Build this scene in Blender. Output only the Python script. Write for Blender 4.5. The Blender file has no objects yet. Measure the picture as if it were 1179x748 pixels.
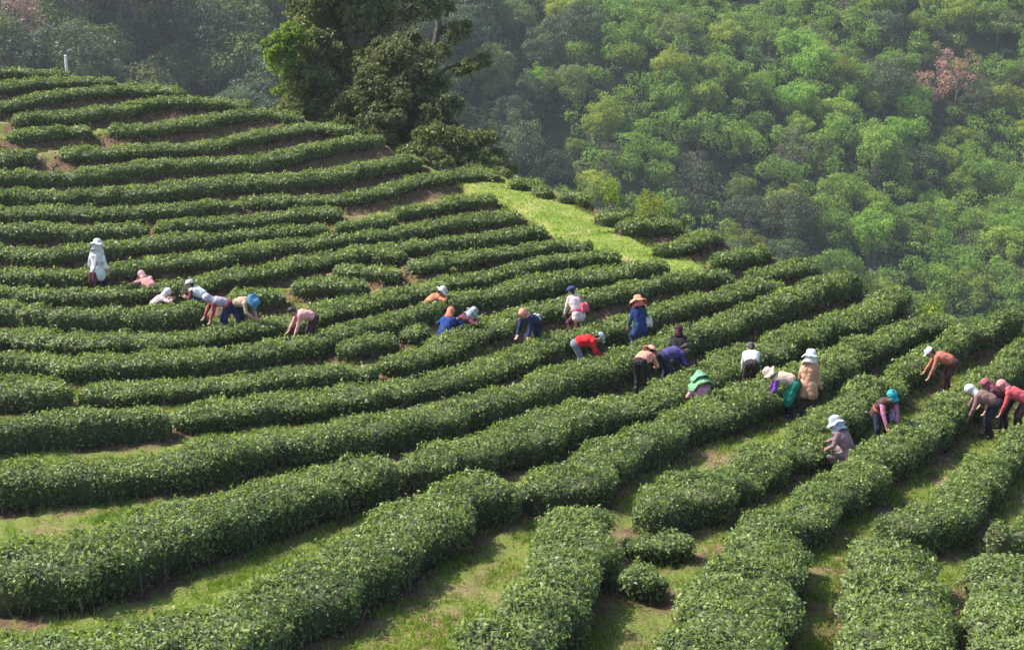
import bpy, math, random
import numpy as np
from mathutils import Vector, Matrix
rng = np.random.default_rng(11)
random.seed(11)

# ------------------------------------------------------------------ camera model
PW, PH = 1179.0, 748.0
LENS = 50.0
FPX = LENS / 36.0 * PW
PITCH = math.radians(15.0)
CAM = np.array([0.0, 0.0, 0.0])
_f = np.array([0.0, math.cos(PITCH), -math.sin(PITCH)])
_u = np.array([0.0, math.sin(PITCH), math.cos(PITCH)])
_r = np.array([1.0, 0.0, 0.0])

def ray(px, py):
    """unit-depth ray for photograph coordinates"""
    px = np.asarray(px, float); py = np.asarray(py, float)
    a = (px - PW / 2) / FPX; b = (PH / 2 - py) / FPX
    return _f + a[..., None] * _r + b[..., None] * _u

def project(P):
    P = np.asarray(P, float) - CAM
    d = P @ _f
    return PW / 2 + (P @ _r) / d * FPX, PH / 2 - (P @ _u) / d * FPX, d

# ------------------------------------------------------------------ tea hill: smooth surface through surveyed points
_survey = [
    (0, 80, 25), (0, 200, 30), (0, 310, 36.5), (0, 400, 45), (0, 500, 57), (0, 600, 70), (0, 748, 92),
    (300, 130, 26), (300, 250, 32.5), (300, 350, 40), (300, 450, 50), (300, 550, 63), (300, 650, 76), (300, 748, 92),
    (550, 200, 29), (550, 300, 35.5), (550, 400, 45), (550, 500, 56), (550, 600, 69), (550, 748, 92),
    (850, 300, 36), (850, 400, 44), (850, 500, 54), (850, 600, 68), (850, 748, 90),
    (1179, 375, 40), (1179, 450, 47), (1179, 550, 58), (1179, 650, 70), (1179, 748, 86)]
_sv = np.array(_survey, float)
_sp = CAM + ray(_sv[:, 0], _sv[:, 1]) * (FPX / _sv[:, 2])[:, None]

def _tps_k(d2):
    return np.where(d2 > 1e-9, 0.5 * d2 * np.log(np.maximum(d2, 1e-9)), 0.0)

def _tps_fit(xy, z, lam):
    n = len(xy)
    d2 = ((xy[:, None] - xy[None]) ** 2).sum(-1)
    K = _tps_k(d2) + lam * np.eye(n)
    P = np.c_[np.ones(n), xy]
    A = np.zeros((n + 3, n + 3)); A[:n, :n] = K; A[:n, n:] = P; A[n:, :n] = P.T
    return np.linalg.solve(A, np.r_[z, 0, 0, 0])
_tw = _tps_fit(_sp[:, :2], _sp[:, 2], 60.0)

def raw_ground(x, y):
    x = np.asarray(x, float); y = np.asarray(y, float)
    sh = x.shape; x = x.ravel(); y = y.ravel()
    z = _tw[-3] + _tw[-2] * x + _tw[-1] * y
    for i in range(len(_sp)):
        z = z + _tw[i] * _tps_k((x - _sp[i, 0]) ** 2 + (y - _sp[i, 1]) ** 2)
    return z.reshape(sh)

def cast(px, py, h=0.0):
    """where the ray through a photograph point meets the hill surface raised by h"""
    px = np.atleast_1d(np.asarray(px, float)); py = np.atleast_1d(np.asarray(py, float))
    R = ray(px, py)
    t = np.linspace(8, 110, 511)
    P = R[:, None, :] * t[None, :, None]
    g = P[..., 2] - raw_ground(P[..., 0], P[..., 1]) - h
    below = g < 0
    i = np.where(below.any(1), below.argmax(1), len(t) - 1); i = np.maximum(i, 1)
    k = np.arange(len(px))
    g0, g1 = g[k, i - 1], g[k, i]
    tt = t[i - 1] + (t[i] - t[i - 1]) * np.clip(g0 / (g0 - g1 + 1e-12), 0, 1)
    return CAM + R * tt[:, None]
# ------------------------------------------------------------------ tea hedges: (far top edge, near foot) per station
# each station is (x, y_far_top, y_near_foot) or (x_far, y_far, x_near, y_near), surveyed in photograph coordinates
HEDGES = [
 ("thin tea hedge along the very top of the hill at the upper left", [(-40,76,87),(0,78,89),(30,79,89),(60,82,89),(80,85,89)]),
 ("second tea hedge from the hilltop, ending below the white post", [(-40,95,115),(0,93,111),(35,89,105),(80,88.5,101),(107,90,98),(134,94,98)]),
 ("third tea hedge from the hilltop, arching over the left crest", [(-40,122,140),(0,116,132),(35,109.5,126),(70,101.5,118),(107,97.5,114),(150,96,111),(187,100,110),(214,107,112)]),
 ("tea hedge fourth from the hilltop, arching to a pointed end near the big tree", [(13,131,146),(35,129,145),(88,124,142),(134,120,138),(150,115,135),(182,111,127),(227,111,126),(267,116,126),(289,122,127)]),
 ("short tea hedge with both ends free, just above the upper left path gap", [(8,152,164),(27,147,166),(67,143,162),(94,144,160),(107,149,158)]),
 ("tea hedge under the arching one, starting right of the short free hedge", [(124,145,158),(142,141.5,160),(187,140,158),(227,132,152),(267,128,143),(300,126,137),(327,131,140),(351,136,141)]),
 ("stubby end of a tea hedge at the left edge, below the short free hedge", [(-40,172,196),(0,171,194),(21,170,192),(36,172,188),(43,177,186)]),
 ("tea hedge over bare brown bank, ending at the foot of the big tree", [(67,172,184),(80,168,188),(134,165.6,186),(187,164,180),(227,163,178),(267,156,172),(300,149,166),(327,143,160),(367,140,156),(394,145,155.5),(408,152,157)]),
 ("long tea hedge ending in a round head right of the big tree's trunk", [(-40,200,217),(0,199,215),(48,196,215),(107,191,214),(150,184,208),(187,180,204),(227,180,200),(267,180,199),(300,178,198),(340,168,191),(380,160,180),(407,156,174),(431,156,171),(443,161,169)]),
 ("long tea hedge ending just left of the bright lawn's upper tip", [(-40,218,237),(0,218,236),(67,218,238),(128,214,237),(187,210,234),(241,203,226),(300,200,222),(340,195,220),(380,192,216),(410,187,206),(447,182,202),(471,180,194),(486,186,193)]),
 ("tea hedge at the left edge fading out under the long round-headed one", [(-40,238,258),(0,236.5,257),(67,235,255),(128,236.5,256),(187,234,252.5),(241,230,247),(266,231,244),(278,234,242)]),
 ("tea hedge running up to the bushes behind the bright lawn", [(279,228,241),(289,223,242),(340,222,242),(380,223,238),(410,222,236),(434,214,232),(474,202,220),(514,194,214),(549,194,209),(565,197,208),(575,201,207)]),
 ("low tea hedge at the left edge above the white-coated picker's head", [(-40,261,278),(0,259,277),(53,255,279),(94,257,279),(134,256,276),(160,260,272),(171,264,271)]),
 ("loose tea hedge in the upper middle left with a free left end", [(179,260,268),(203,252,268),(254,248,267),(287,248,264),(327,241,259),(367,238,256),(385,240,253),(394,243,250)]),
 ("tea hedge right behind the white-coated standing picker", [(-40,280,305),(0,280,305),(53,283,306),(102,281,302),(134,275,296),(187,268,293),(227,268,286),(267,266,281),(300,263,279),(348,260,274),(370,261,270),(380,263,268)]),
 ("short patchy tea hedge in the upper middle with a ragged top", [(386,256,268),(420,251,266),(447,248,262),(458,252,259)]),
 ("tea hedge ending at the left side of the bright lawn, bare soil under it", [(458,244,253),(474,235,252),(514,227,245),(540,223.5,241),(560,224,237),(573,228,235)]),
 ("tea hedge in front of the white-coated standing picker, reaching to the lawn", [(-40,311,329),(0,311,329),(53,312,330),(102,310,328),(128,305,323),(166,296,320),(200,293,315),(241,287,311),(300,276,300),(340,272,293),(380,269,288),(420,268,280),(460,262,276),(500,253,270),(540,244,266),(567,239,265),(590,241,258),(603,246,254)]),
 ("tea hedge behind the hidden pink hooded picker, with a blunt end below the lawn", [(-40,328,352),(0,328,351),(40,331,352),(94,331,354),(134,328,354),(174,325,347),(214,321,343),(241,315,337),(300,302,327),(340,295,317.5),(380,285.5,312),(420,281,304),(460,280,292),(500,277,288),(540,272,285),(580,266,283),(607,259,278),(622,261,275),(630,265,273)]),
 ("small clump of tea bush in a gap at the middle of the slope", [(426,290,303),(445,287,303),(460,289,302),(468,292,300)]),
 ("short bushy tea hedge left of the gap, standing above bright weeds", [(383,306,318),(410,303,321),(442,306,328),(455,309,324),(463,314,321)]),
 ("tea hedge starting at the middle gap and thinning out below the lawn", [(466,300,312),(487,293,320),(527,288,310),(560,285,307),(594,281,297),(634,277,292),(660,281,289),(683,285,288)]),
 ("short bushy tea hedge above the pink-topped bending picker", [(335,323,338),(348,320,343),(380,318,342),(404,324,340),(423,331,338)]),
 ("tea hedge at the left edge ending at the red-sleeved picker", [(-40,348,374),(0,347,374),(53,351,379),(120,355,382),(187,353,379),(215,349,376),(230,350,372),(238,355,368)]),
 ("stub of tea hedge directly behind the blue-hatted picker", [(258,338,356),(267,336,360),(300,331,357),(318,333,353),(329,338,348)]),
 ("long tea hedge in front of the red-sleeved and blue-hatted pickers", [(-40,376,400),(0,376,401),(67,379,408),(107,382,411),(160,382,407),(200,383,406),(241,376,400),(300,363,391),(332,358,389),(375,347,374),(420,339,365),(447,333,356),(487,325,348),(527,317,335),(560,311,331),(580,306,326),(620,296,315),(660,290,306),(687,290,302),(705,293,301),(714,297,301)]),
 ("long tea hedge in front of the pink-topped bending picker, behind the grey-hatted pair", [(-40,406,432),(0,406,432),(40,406,438),(80,408,441),(134,406,438),(187,403,435),(254,398,430),(313,391,422),(361,381,411),(407,370,399),(447,360,389),(487,351,375),(527,343,356),(560,334,354),(600,319,352),(640,311,341),(694,306.5,330),(747,303,318),(762,304,314),(771,307,312)]),
 ("small low clump of tea between two long hedges, left of the orange-scarfed picker", [(386,398,411),(420,390,411),(445,386,402),(458,388,398)]),
 ("low tea clump right in front of the orange-scarfed picker", [(460,382,394),(480,378,393),(497,379,389)]),
 ("tea hedge the grey-hatted pair pick from, running up to the ridge path", [(434,416,428),(447,411,432),(474,402,431),(500,390,426),(527,375,416),(560,363,394),(587,353,388),(627,343,377),(667,337,361),(707,329,353),(747,319,343),(801,313,329),(833,315,328),(846,319,325)]),
 ("blunt rounded end of a tea hedge at the left edge, mid height", [(-40,428,482),(0,431,480),(27,432,478),(53,438,473),(72,445,467),(85,452,462)]),
 ("tea hedge starting right of the rounded stub at the left edge", [(91,447,468),(107,441,471),(160,439,471),(214,438,465),(300,428,456),(357,422,449),(400,419,442),(425,421,437),(436,425,434)]),
 ("tea hedge at the left edge ending at a tuft of bright grass", [(-40,488,525),(0,485,522),(53,477,519),(107,473,516),(160,473,504),(187,477,496),(198,483,492)]),
 ("long tea hedge the red-shirted picker bends over", [(198,470,494),(214,465,500),(267,459,496),(303,454,492),(357,448,487),(397,442,481),(437,438,473),(477,433,465),(517,425,457),(560,413,447),(600,399,434),(640,384,413),(680,375,402),(720,364,388),(761,351,375),(801,340,364),(833,331,356),(860,327,348),(887,326,343),(900,329,340),(906,333,338)]),
 ("longest tea hedge, from the left edge up past the orange-jacketed picker to the ridge", [(-40,530,606),(0,527,600),(53,526,592),(107,521,586),(160,518,580),(214,512,571),(254,502,558),(303,497,541),(357,490,540),(397,482,533),(437,473,529),(477,465,519),(517,458,502),(560,449,492),(600,439,482),(640,425,466),(680,412,458),(720,399,444),(761,386,424),(801,371,411),(833,359,396),(860,351,385),(887,341,374),(940,321,355),(965,313,346),(980,315,339),(990,321,333)]),
 ("tea hedge behind the green-caped and white-shirted pickers, rounded at its lower left end", [(456,533,552),(465,528,558),(477,524,562),(517,510,560),(550,497,555),(580,488,548),(620,476,538),(660,466,516),(700,456,503),(741,447,494),(800,423,471),(833,405,452),(851,396,445),(887,387,428),(940,366,407),(993,347,391),(1020,333,370),(1035,333,360),(1043,339,350)]),
 ("tea hedge in front of the green-caped picker, with a dark round lower end", [(591,557,603,578),(600,552,612,590),(620,542,636,597),(660,526,676,588),(700,506,702,564),(741,494,545),(780,474,520),(815,458,512),(851,441,497),(887,430,480),(922,417,468),(958,402,450),(993,390,424),(1029,377,406),(1064,369,391),(1085,370,384),(1100,373,379)]),
 ("tea hedge with ragged holes that the grey-hatted woman crouches behind", [(718,585,740,602),(730,572,780,618),(755,553,815,618),(780,539,841,609),(848,511,884,578),(915,487,924,552),(949,468,965,525),(976,444,998,501),(1011,424,1028,478),(1047,406,1050,450),(1082,391,1086,420),(1118,381,1118,402),(1145,373,1150,393),(1163,372,1166,386),(1172,376,1174,382)]),
 ("wide tea hedge with the teal-hatted picker at its back, ending at the lower path", [(842,612,850,618),(848,601,900,630),(870,588,965,626),(898,572,997,594),(949,542,1030,568),(997,508,1061,545),(1034,488,1105,515),(1068,467,1130,488),(1101,441,1150,465),(1136,415,1179,440),(1179,391,1230,410),(1240,360,1290,378)]),
 ("wide tea hedge in front of the brown-jacketed picker at the right edge", [(998,618,1012,628),(1006,606,1040,638),(1024,592,1085,643),(1051,575,1135,622),(1085,549,1155,590),(1118,525,1172,558),(1179,493,1215,520),(1240,458,1280,485),(1330,425,1370,450),(1440,400,1480,422)]),
 ("big tea hedge at the lower left with a dark front, above the sunlit grass bank", [(-40,634,724),(0,628,709),(53,620,706),(107,607,700),(147,598,686),(187,581,673),(227,570,655),(267,563,638),(303,555,626),(330,547,620),(370,537,600),(410,531,582),(435,534,567),(450,540,557),(458,546,552)]),
 ("pale broad tea hedge sweeping out of the bottom left corner", [(-60,718,-60,850),(0,715,20,850),(60,714,100,835),(120,713,190,810),(174,710,250,795),(227,700,310,775),(275,680,365,742),(303,666,395,722),(357,639,435,697),(410,611,472,676),(450,580,512,642),(500,560,552,612),(545,557,585,592),(575,562,597,584),(590,567,601,577)]),
 ("broad tea hedge running out of the bottom edge at centre", [(630,602,705,604),(621,606,716,622),(607,636,716,655),(588,671,706,692),(561,698,690,722),(513,748,672,762),(460,800,640,830),(400,860,600,900)]),
 ("round tea bush right of the broad centre hedge", [(722,616,735,626),(730,610,760,648),(752,607,782,655),(776,613,793,642),(790,622,794,630)]),
 ("small low tea bush below the round one, beside the centre hedge", [(712,664,720,676),(722,657,736,692),(742,656,760,690),(758,662,769,678)]),
 ("broad tea hedge out of the bottom edge, between two bare soil paths", [(852,626,912,630),(838,632,926,648),(812,662,934,676),(782,694,940,702),(762,726,934,732),(742,766,924,776),(715,830,910,850),(680,900,880,920)]),
 ("tea hedge out of the bottom edge right of the brown soil path", [(984,640,1050,643),(972,648,1066,662),(966,672,1074,686),(968,700,1092,708),(960,728,1104,734),(948,768,1112,776),(930,850,1110,860),(915,910,1105,925)]),
 ("tea hedge filling the bottom right corner", [(1128,658,1200,664),(1118,672,1230,685),(1114,700,1245,712),(1120,740,1260,750),(1122,800,1280,820),(1125,880,1300,900)]),
 ("round tea bush at the right edge above the bottom corner hedge", [(1131,616,1138,632),(1138,608,1165,652),(1160,602,1200,656),(1200,592,1250,645),(1250,570,1300,620),(1340,525,1390,572),(1450,480,1500,520)]),
 ("short tea hedge end on the ridge behind the right side of the lawn path", [(753,286,294),(767,279,298),(800,267,291),(820,264,284),(833,270,279)]),
 ("leaning tea hedge end on the ridge with a dark steep face", [(819,299,309),(837,288,313),(862,281,306),(880,283,301),(889,289,297)]),
 ("tall tea hedge end on the ridge, just left of the longest hedge's tip", [(862,318,326),(887,306,328),(915,295,325),(933,295,317),(943,302,311)]),
 ("small tea bush on the far edge of the bright lawn", [(588,211,216),(607,206,218),(622,213,226),(635,221,228)]),
 ("round tea bush on the lawn's far edge beside the bright shrub", [(642,223,230),(660,219,236),(672,221,238),(680,228,236)]),
 ("tea hedge end behind the lawn, upper of the two stacked ones", [(685,246,256),(695,241,262),(709,238,263),(723,240,257),(731,244,253)]),
 ("dark-sided tea hedge end behind the lawn, lower of the two stacked ones", [(709,259,266),(727,251,273),(762,249,272),(775,252,270),(784,257,266)]),
]
HEDGE_H = 0.78
def _stations(st):
    out = []
    for s in st:
        out.append((s[0], s[1], s[0], s[2]) if len(s) == 3 else s)
    return np.array(out, float)
# ------------------------------------------------------------------ helpers
scene = bpy.context.scene
COL = scene.collection

def wave_noise(P, freq, seed, n=7):
    r = np.random.default_rng(seed)
    out = np.zeros(P.shape[:-1])
    for i in range(n):
        k = r.normal(size=P.shape[-1]); k /= np.linalg.norm(k)
        out += np.sin(P @ k * freq * r.uniform(0.6, 1.9) * 2 * math.pi + r.uniform(0, 6.28))
    return out / math.sqrt(n / 2) / 1.4

def mesh_np(name, V, Q=None, T=None, mats=(), mi=None, attrs=None, smooth=True):
    V = np.asarray(V, np.float32)
    Q = np.zeros((0, 4), np.int32) if Q is None else np.asarray(Q, np.int32).reshape(-1, 4)
    T = np.zeros((0, 3), np.int32) if T is None else np.asarray(T, np.int32).reshape(-1, 3)
    me = bpy.data.meshes.new(name)
    me.vertices.add(len(V)); me.vertices.foreach_set("co", V.ravel())
    nq, nt = len(Q), len(T)
    me.loops.add(nq * 4 + nt * 3)
    me.loops.foreach_set("vertex_index", np.concatenate([Q.ravel(), T.ravel()]).astype(np.int32))
    me.polygons.add(nq + nt)
    st = np.concatenate([np.arange(nq) * 4, nq * 4 + np.arange(nt) * 3]).astype(np.int32)
    me.polygons.foreach_set("loop_start", st)
    if mi is not None:
        me.polygons.foreach_set("material_index", np.asarray(mi, np.int32))
    me.polygons.foreach_set("use_smooth", np.full(nq + nt, smooth))
    for m in mats: me.materials.append(m)
    for k, a in (attrs or {}).items():
        at = me.attributes.new(k, 'FLOAT', 'POINT'); at.data.foreach_set("value", np.asarray(a, np.float32))
    me.update(calc_edges=True)
    return me

def link(name, data, parent=None, loc=None):
    o = bpy.data.objects.new(name, data); COL.objects.link(o)
    if parent is not None: o.parent = parent
    if loc is not None: o.location = loc
    return o

def tag(o, label=None, cat=None, group=None, kind=None):
    if label: o["label"] = label
    if cat: o["category"] = cat
    if group: o["group"] = group
    if kind: o["kind"] = kind
    return o

def leaf_quads(P, N, L, Wd, r, fold=0.12, T=None):
    """folded diamond leaves: returns verts and quads"""
    n = len(P)
    N = N / np.maximum(np.linalg.norm(N, axis=1, keepdims=True), 1e-6)
    if T is None: T = r.normal(size=(n, 3))
    T = T - (T * N).sum(1, keepdims=True) * N
    T /= np.maximum(np.linalg.norm(T, axis=1, keepdims=True), 1e-6)
    B = np.cross(N, T)
    L = np.broadcast_to(L, (n,))[:, None]; Wd = np.broadcast_to(Wd, (n,))[:, None]
    V = np.empty((n, 4, 3))
    V[:, 0] = P - T * L * .5
    V[:, 1] = P + B * Wd * .5 + N * L * fold - T * L * .06
    V[:, 2] = P + T * L * .5 - N * L * fold * .5
    V[:, 3] = P - B * Wd * .5 + N * L * fold - T * L * .06
    Q = np.arange(n * 4).reshape(n, 4)
    return V.reshape(-1, 3), Q

# ------------------------------------------------------------------ node material helpers
def new_mat(name):
    m = bpy.data.materials.new(name); m.use_nodes = True
    nt = m.node_tree; nt.nodes.clear()
    out = nt.nodes.new("ShaderNodeOutputMaterial")
    return m, nt, out

def ramp(nt, stops, fac=None, interp='LINEAR'):
    n = nt.nodes.new("ShaderNodeValToRGB"); n.color_ramp.interpolation = interp
    e = n.color_ramp.elements
    while len(e) > 1: e.remove(e[0])
    e[0].position = stops[0][0]; e[0].color = (*stops[0][1], 1)
    for p, c in stops[1:]:
        x = e.new(p); x.color = (*c, 1)
    if fac is not None: nt.links.new(fac, n.inputs[0])
    return n

def attr(nt, name):
    a = nt.nodes.new("ShaderNodeAttribute"); a.attribute_name = name; return a

def noise(nt, scale, detail=4, rough=.55, vec=None):
    n = nt.nodes.new("ShaderNodeTexNoise"); n.inputs["Scale"].default_value = scale
    n.inputs["Detail"].default_value = detail; n.inputs["Roughness"].default_value = rough
    if vec is not None: nt.links.new(vec, n.inputs["Vector"])
    return n

def mixc(nt, fac, a, b):
    m = nt.nodes.new("ShaderNodeMix"); m.data_type = 'RGBA'
    for i, s in ((0, fac), (6, a), (7, b)):
        if isinstance(s, (int, float)): m.inputs[i].default_value = s
        elif isinstance(s, tuple): m.inputs[i].default_value = (*s, 1)
        else: nt.links.new(s, m.inputs[i])
    return m.outputs[2]

def leaf_mat(name, stops, rough=.4, trans=.3, spec=.5, tcol=(1.5, 1.6, .7), objvar=0.0):
    m, nt, out = new_mat(name)
    a = attr(nt, "tint")
    r_ = ramp(nt, stops, a.outputs["Fac"])
    col = r_.outputs[0]
    if objvar:
        oi = nt.nodes.new("ShaderNodeObjectInfo")
        hs = nt.nodes.new("ShaderNodeHueSaturation")
        mp = nt.nodes.new("ShaderNodeMapRange"); mp.inputs[3].default_value = .5 - .035 * objvar; mp.inputs[4].default_value = .5 + .03 * objvar
        nt.links.new(oi.outputs["Random"], mp.inputs[0]); nt.links.new(mp.outputs[0], hs.inputs["Hue"])
        mp2 = nt.nodes.new("ShaderNodeMath"); mp2.operation = 'MULTIPLY_ADD'; mp2.inputs[1].default_value = 7.13; mp2.inputs[2].default_value = 0
        nt.links.new(oi.outputs["Random"], mp2.inputs[0])
        fr = nt.nodes.new("ShaderNodeMath"); fr.operation = 'FRACT'; nt.links.new(mp2.outputs[0], fr.inputs[0])
        mp3 = nt.nodes.new("ShaderNodeMapRange"); mp3.inputs[3].default_value = 1 - .35 * objvar; mp3.inputs[4].default_value = 1 + .3 * objvar
        nt.links.new(fr.outputs[0], mp3.inputs[0]); nt.links.new(mp3.outputs[0], hs.inputs["Value"])
        nt.links.new(col, hs.inputs["Color"]); col = hs.outputs[0]
    p = nt.nodes.new("ShaderNodeBsdfPrincipled")
    nt.links.new(col, p.inputs["Base Color"]); p.inputs["Roughness"].default_value = rough
    p.inputs["Specular IOR Level"].default_value = spec
    t = nt.nodes.new("ShaderNodeBsdfTranslucent")
    mu = nt.nodes.new("ShaderNodeMix"); mu.data_type = 'RGBA'; mu.blend_type = 'MULTIPLY'; mu.inputs[0].default_value = 1
    nt.links.new(col, mu.inputs[6]); mu.inputs[7].default_value = (*tcol, 1)
    nt.links.new(mu.outputs[2], t.inputs["Color"])
    mx = nt.nodes.new("ShaderNodeMixShader"); mx.inputs[0].default_value = trans
    nt.links.new(p.outputs[0], mx.inputs[1]); nt.links.new(t.outputs[0], mx.inputs[2])
    nt.links.new(mx.outputs[0], out.inputs[0])
    return m

def plain_mat(name, c1, c2, scale=8, rough=.8, bump=.3, bscale=None, spec=.3, wave=None):
    m, nt, out = new_mat(name)
    tc = nt.nodes.new("ShaderNodeTexCoord")
    n = noise(nt, scale, 5, .6, tc.outputs["Object"])
    r_ = ramp(nt, [(.3, c1), (.7, c2)], n.outputs[0])
    p = nt.nodes.new("ShaderNodeBsdfPrincipled")
    nt.links.new(r_.outputs[0], p.inputs["Base Color"]); p.inputs["Roughness"].default_value = rough
    p.inputs["Specular IOR Level"].default_value = spec
    if bump:
        n2 = noise(nt, bscale or scale * 3, 4, .6, tc.outputs["Object"])
        b = nt.nodes.new("ShaderNodeBump"); b.inputs["Strength"].default_value = bump; b.inputs["Distance"].default_value = .05
        nt.links.new(n2.outputs[0], b.inputs["Height"]); nt.links.new(b.outputs[0], p.inputs["Normal"])
    nt.links.new(p.outputs[0], out.inputs[0])
    return m

M = {}
M['tea'] = leaf_mat("tea_leaf", [(0, (.056, .088, .028)), (.45, (.118, .168, .055)), (.8, (.20, .258, .088)), (1, (.33, .385, .095))], rough=.5, trans=.32, spec=.36)
M['tea_core'] = plain_mat("tea_twig_core", (.055, .06, .03), (.085, .10, .042), 9, .9, .6, 40)
M['stem'] = plain_mat("woody_stem", (.11, .075, .05), (.2, .15, .11), 14, .85, .4)
M['bark'] = plain_mat("bark", (.10, .085, .07), (.2, .18, .155), 6, .9, .6)
M['bark_dark'] = plain_mat("dark_bark", (.05, .042, .035), (.11, .095, .08), 5, .9, .6)
M['grass'] = leaf_mat("grass_blade", [(0, (.08, .14, .02)), (.5, (.16, .25, .035)), (.8, (.26, .32, .06)), (1, (.42, .36, .14))], rough=.55, trans=.3, spec=.3)
# ------------------------------------------------------------------ lay the hedges out on the hill
def smooth1(a, n=3):
    a = np.asarray(a, float)
    for _ in range(n):
        b = a.copy(); b[1:-1] = .25 * a[:-2] + .5 * a[1:-1] + .25 * a[2:]; a = b
    return a

def catmull(P, step):
    P = np.asarray(P, float)
    Pe = np.vstack([2 * P[0] - P[1], P, 2 * P[-1] - P[-2]])
    out = []
    for i in range(1, len(Pe) - 2):
        n = max(2, int(np.linalg.norm(Pe[i + 1, :2] - Pe[i, :2]) / step))
        t = np.linspace(0, 1, n, endpoint=False)[:, None]
        a, b, c, d = Pe[i - 1], Pe[i], Pe[i + 1], Pe[i + 2]
        out.append(.5 * ((2 * b) + (-a + c) * t + (2 * a - 5 * b + 4 * c - d) * t ** 2 + (-a + 3 * b - 3 * c + d) * t ** 3))
    out.append(P[-1:])
    return np.vstack(out)

HL = []          # laid out hedges: dicts with spine samples
for hi, (lab, st) in enumerate(HEDGES):
    s = _stations(st)
    B = cast(s[:, 2], s[:, 3], 0)
    sc = FPX / project(B)[2]
    H = .46 + .18 * np.clip((sc.mean() - 38) / 30, 0, 1)
    for it in range(8):
        A = cast(s[:, 0], s[:, 1], H)
        C = cast((s[:, 0] + s[:, 2]) / 2, (s[:, 1] + s[:, 3]) / 2, H * .5)
        T = np.gradient(C[:, :2], axis=0); T /= np.linalg.norm(T, axis=1, keepdims=True) + 1e-9
        nrm = np.c_[T[:, 1], -T[:, 0]]
        if nrm[len(nrm) // 2] @ (-C[len(C) // 2, :2]) < 0: nrm = -nrm
        W = ((B - A)[:, :2] * nrm).sum(1)
        vd = C[len(C) // 2, :2]; vd = vd / np.linalg.norm(vd)
        if abs(nrm[len(nrm) // 2] @ vd) < .55 and np.median(W) < 0: W = -W
        n = len(s); inner = W[1:-1] if n <= 5 else W[2:-2]
        med = np.median(inner)
        if med < .62 and H > .36: H -= .05
        elif med > 1.75 and H < .78: H += .05
        else: break
    lo, hi_ = max(.55, med * .75), max(.8, min(2.3, med * 1.3))
    Wc = np.clip(W, lo, hi_)
    e = 1 if n <= 5 else 2
    Wc[:e] = Wc[e]; Wc[-e:] = Wc[-e - 1]
    Wc = smooth1(Wc, 2)
    lat = abs(nrm[len(nrm) // 2] @ vd) < .45
    up_ = np.clip((sc.mean() - 34) / 12, 0, 1)
    Wc = Wc * (.88 if lat else 1.0 + .16 * up_) + (.0 if lat else .04 + .10 * up_)
    H = H * (.98 + .06 * up_)
    S = catmull(np.c_[C[:, :2], Wc, sc], .13)
    HL.append(dict(label=lab, S=S, H=H, rough=1.0, idx=hi))

def hedge_body(h):
    S, H = h['S'], h['H']; r = np.random.default_rng(500 + h['idx'])
    # even resample
    d = np.r_[0, np.cumsum(np.linalg.norm(np.diff(S[:, :2], axis=0), axis=1))]
    Ltot = d[-1]; ns = max(8, int(Ltot / .13)); q = np.linspace(0, Ltot, ns)
    S = np.stack([np.interp(q, d, S[:, k]) for k in range(4)], 1)
    S[:, 0] = smooth1(S[:, 0], 6); S[:, 1] = smooth1(S[:, 1], 6)
    T = np.gradient(S[:, :2], axis=0); T /= np.linalg.norm(T, axis=1, keepdims=True) + 1e-9
    n = np.c_[T[:, 1], -T[:, 0]]
    if n[len(n) // 2] @ (-S[len(S) // 2, :2]) < 0: n = -n
    # uneven growth along the row
    p1 = r.uniform(0, 100)
    def n1(f, k):
        return wave_noise(np.c_[q, np.full(ns, p1 + 13.7 * k)], f, 900 + k, 5)
    W = S[:, 2] * (1 + .10 * n1(.45, 1) + .07 * n1(1.3, 2))
    Hh = H * (1 + .05 * n1(.3, 3) + .05 * n1(1.1, 4))
    rag = {37: 1.0, 36: .45, 35: .45, 34: .3, 38: .45, 39: .5, 33: .3, 43: 1.1, 44: 1.1, 48: .8, 52: .8, 53: .8}.get(h['idx'], .15)
    W = W * (1 + rag * .20 * n1(.55, 6)); Hh = Hh * (1 + rag * .20 * n1(.5, 7))
    side = .07 * n1(.5, 5)
    R = np.minimum(.5 * W, .6)
    cap = np.minimum(q, Ltot - q)
    tp = np.sqrt(np.clip(1 - (1 - np.clip(cap / np.maximum(R, .05), 0, 1)) ** 2, 0, 1))
    K = 15
    a = np.linspace(0, math.pi, K)
    prof_x = np.sign(np.cos(a)) * np.abs(np.cos(a)) ** .42
    prof_z = np.abs(np.sin(a)) ** .36
    under = .74 + .26 * np.clip(prof_z / .75, 0, 1)
    X = .5 * W[:, None] * (.12 + .88 * tp[:, None]) * (prof_x * under)[None] + side[:, None]
    Z = Hh[:, None] * (.55 + .45 * tp[:, None]) * prof_z[None]
    x = S[:, 0, None] + n[:, 0, None] * X; y = S[:, 1, None] + n[:, 1, None] * X
    g = raw_ground(x, y)
    P = np.stack([x, y, g + Z], -1)
    # lumps
    nz = wave_noise(P, 1.2, 77) * .05 + wave_noise(P, 2.9, 78) * .032
    N = np.stack([n[:, 0, None] * prof_x[None], n[:, 1, None] * prof_x[None], np.broadcast_to(prof_z * .9, X.shape)], -1)
    N /= np.linalg.norm(N, axis=-1, keepdims=True) + 1e-9
    amp = (np.clip(prof_z * 1.6, .15, 1) * (1 - .55 * np.clip(np.sin(a), 0, 1) ** 3))[None, :, None]
    P = P + N * nz[..., None] * amp
    h['P'], h['N'], h['sc'], h['T'], h['W'], h['n'], h['Hh'] = P, N, S[:, 3], T, W, n, Hh
    h['spine'] = S[:, :2]
    return h
for h in HL: hedge_body(h)

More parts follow.
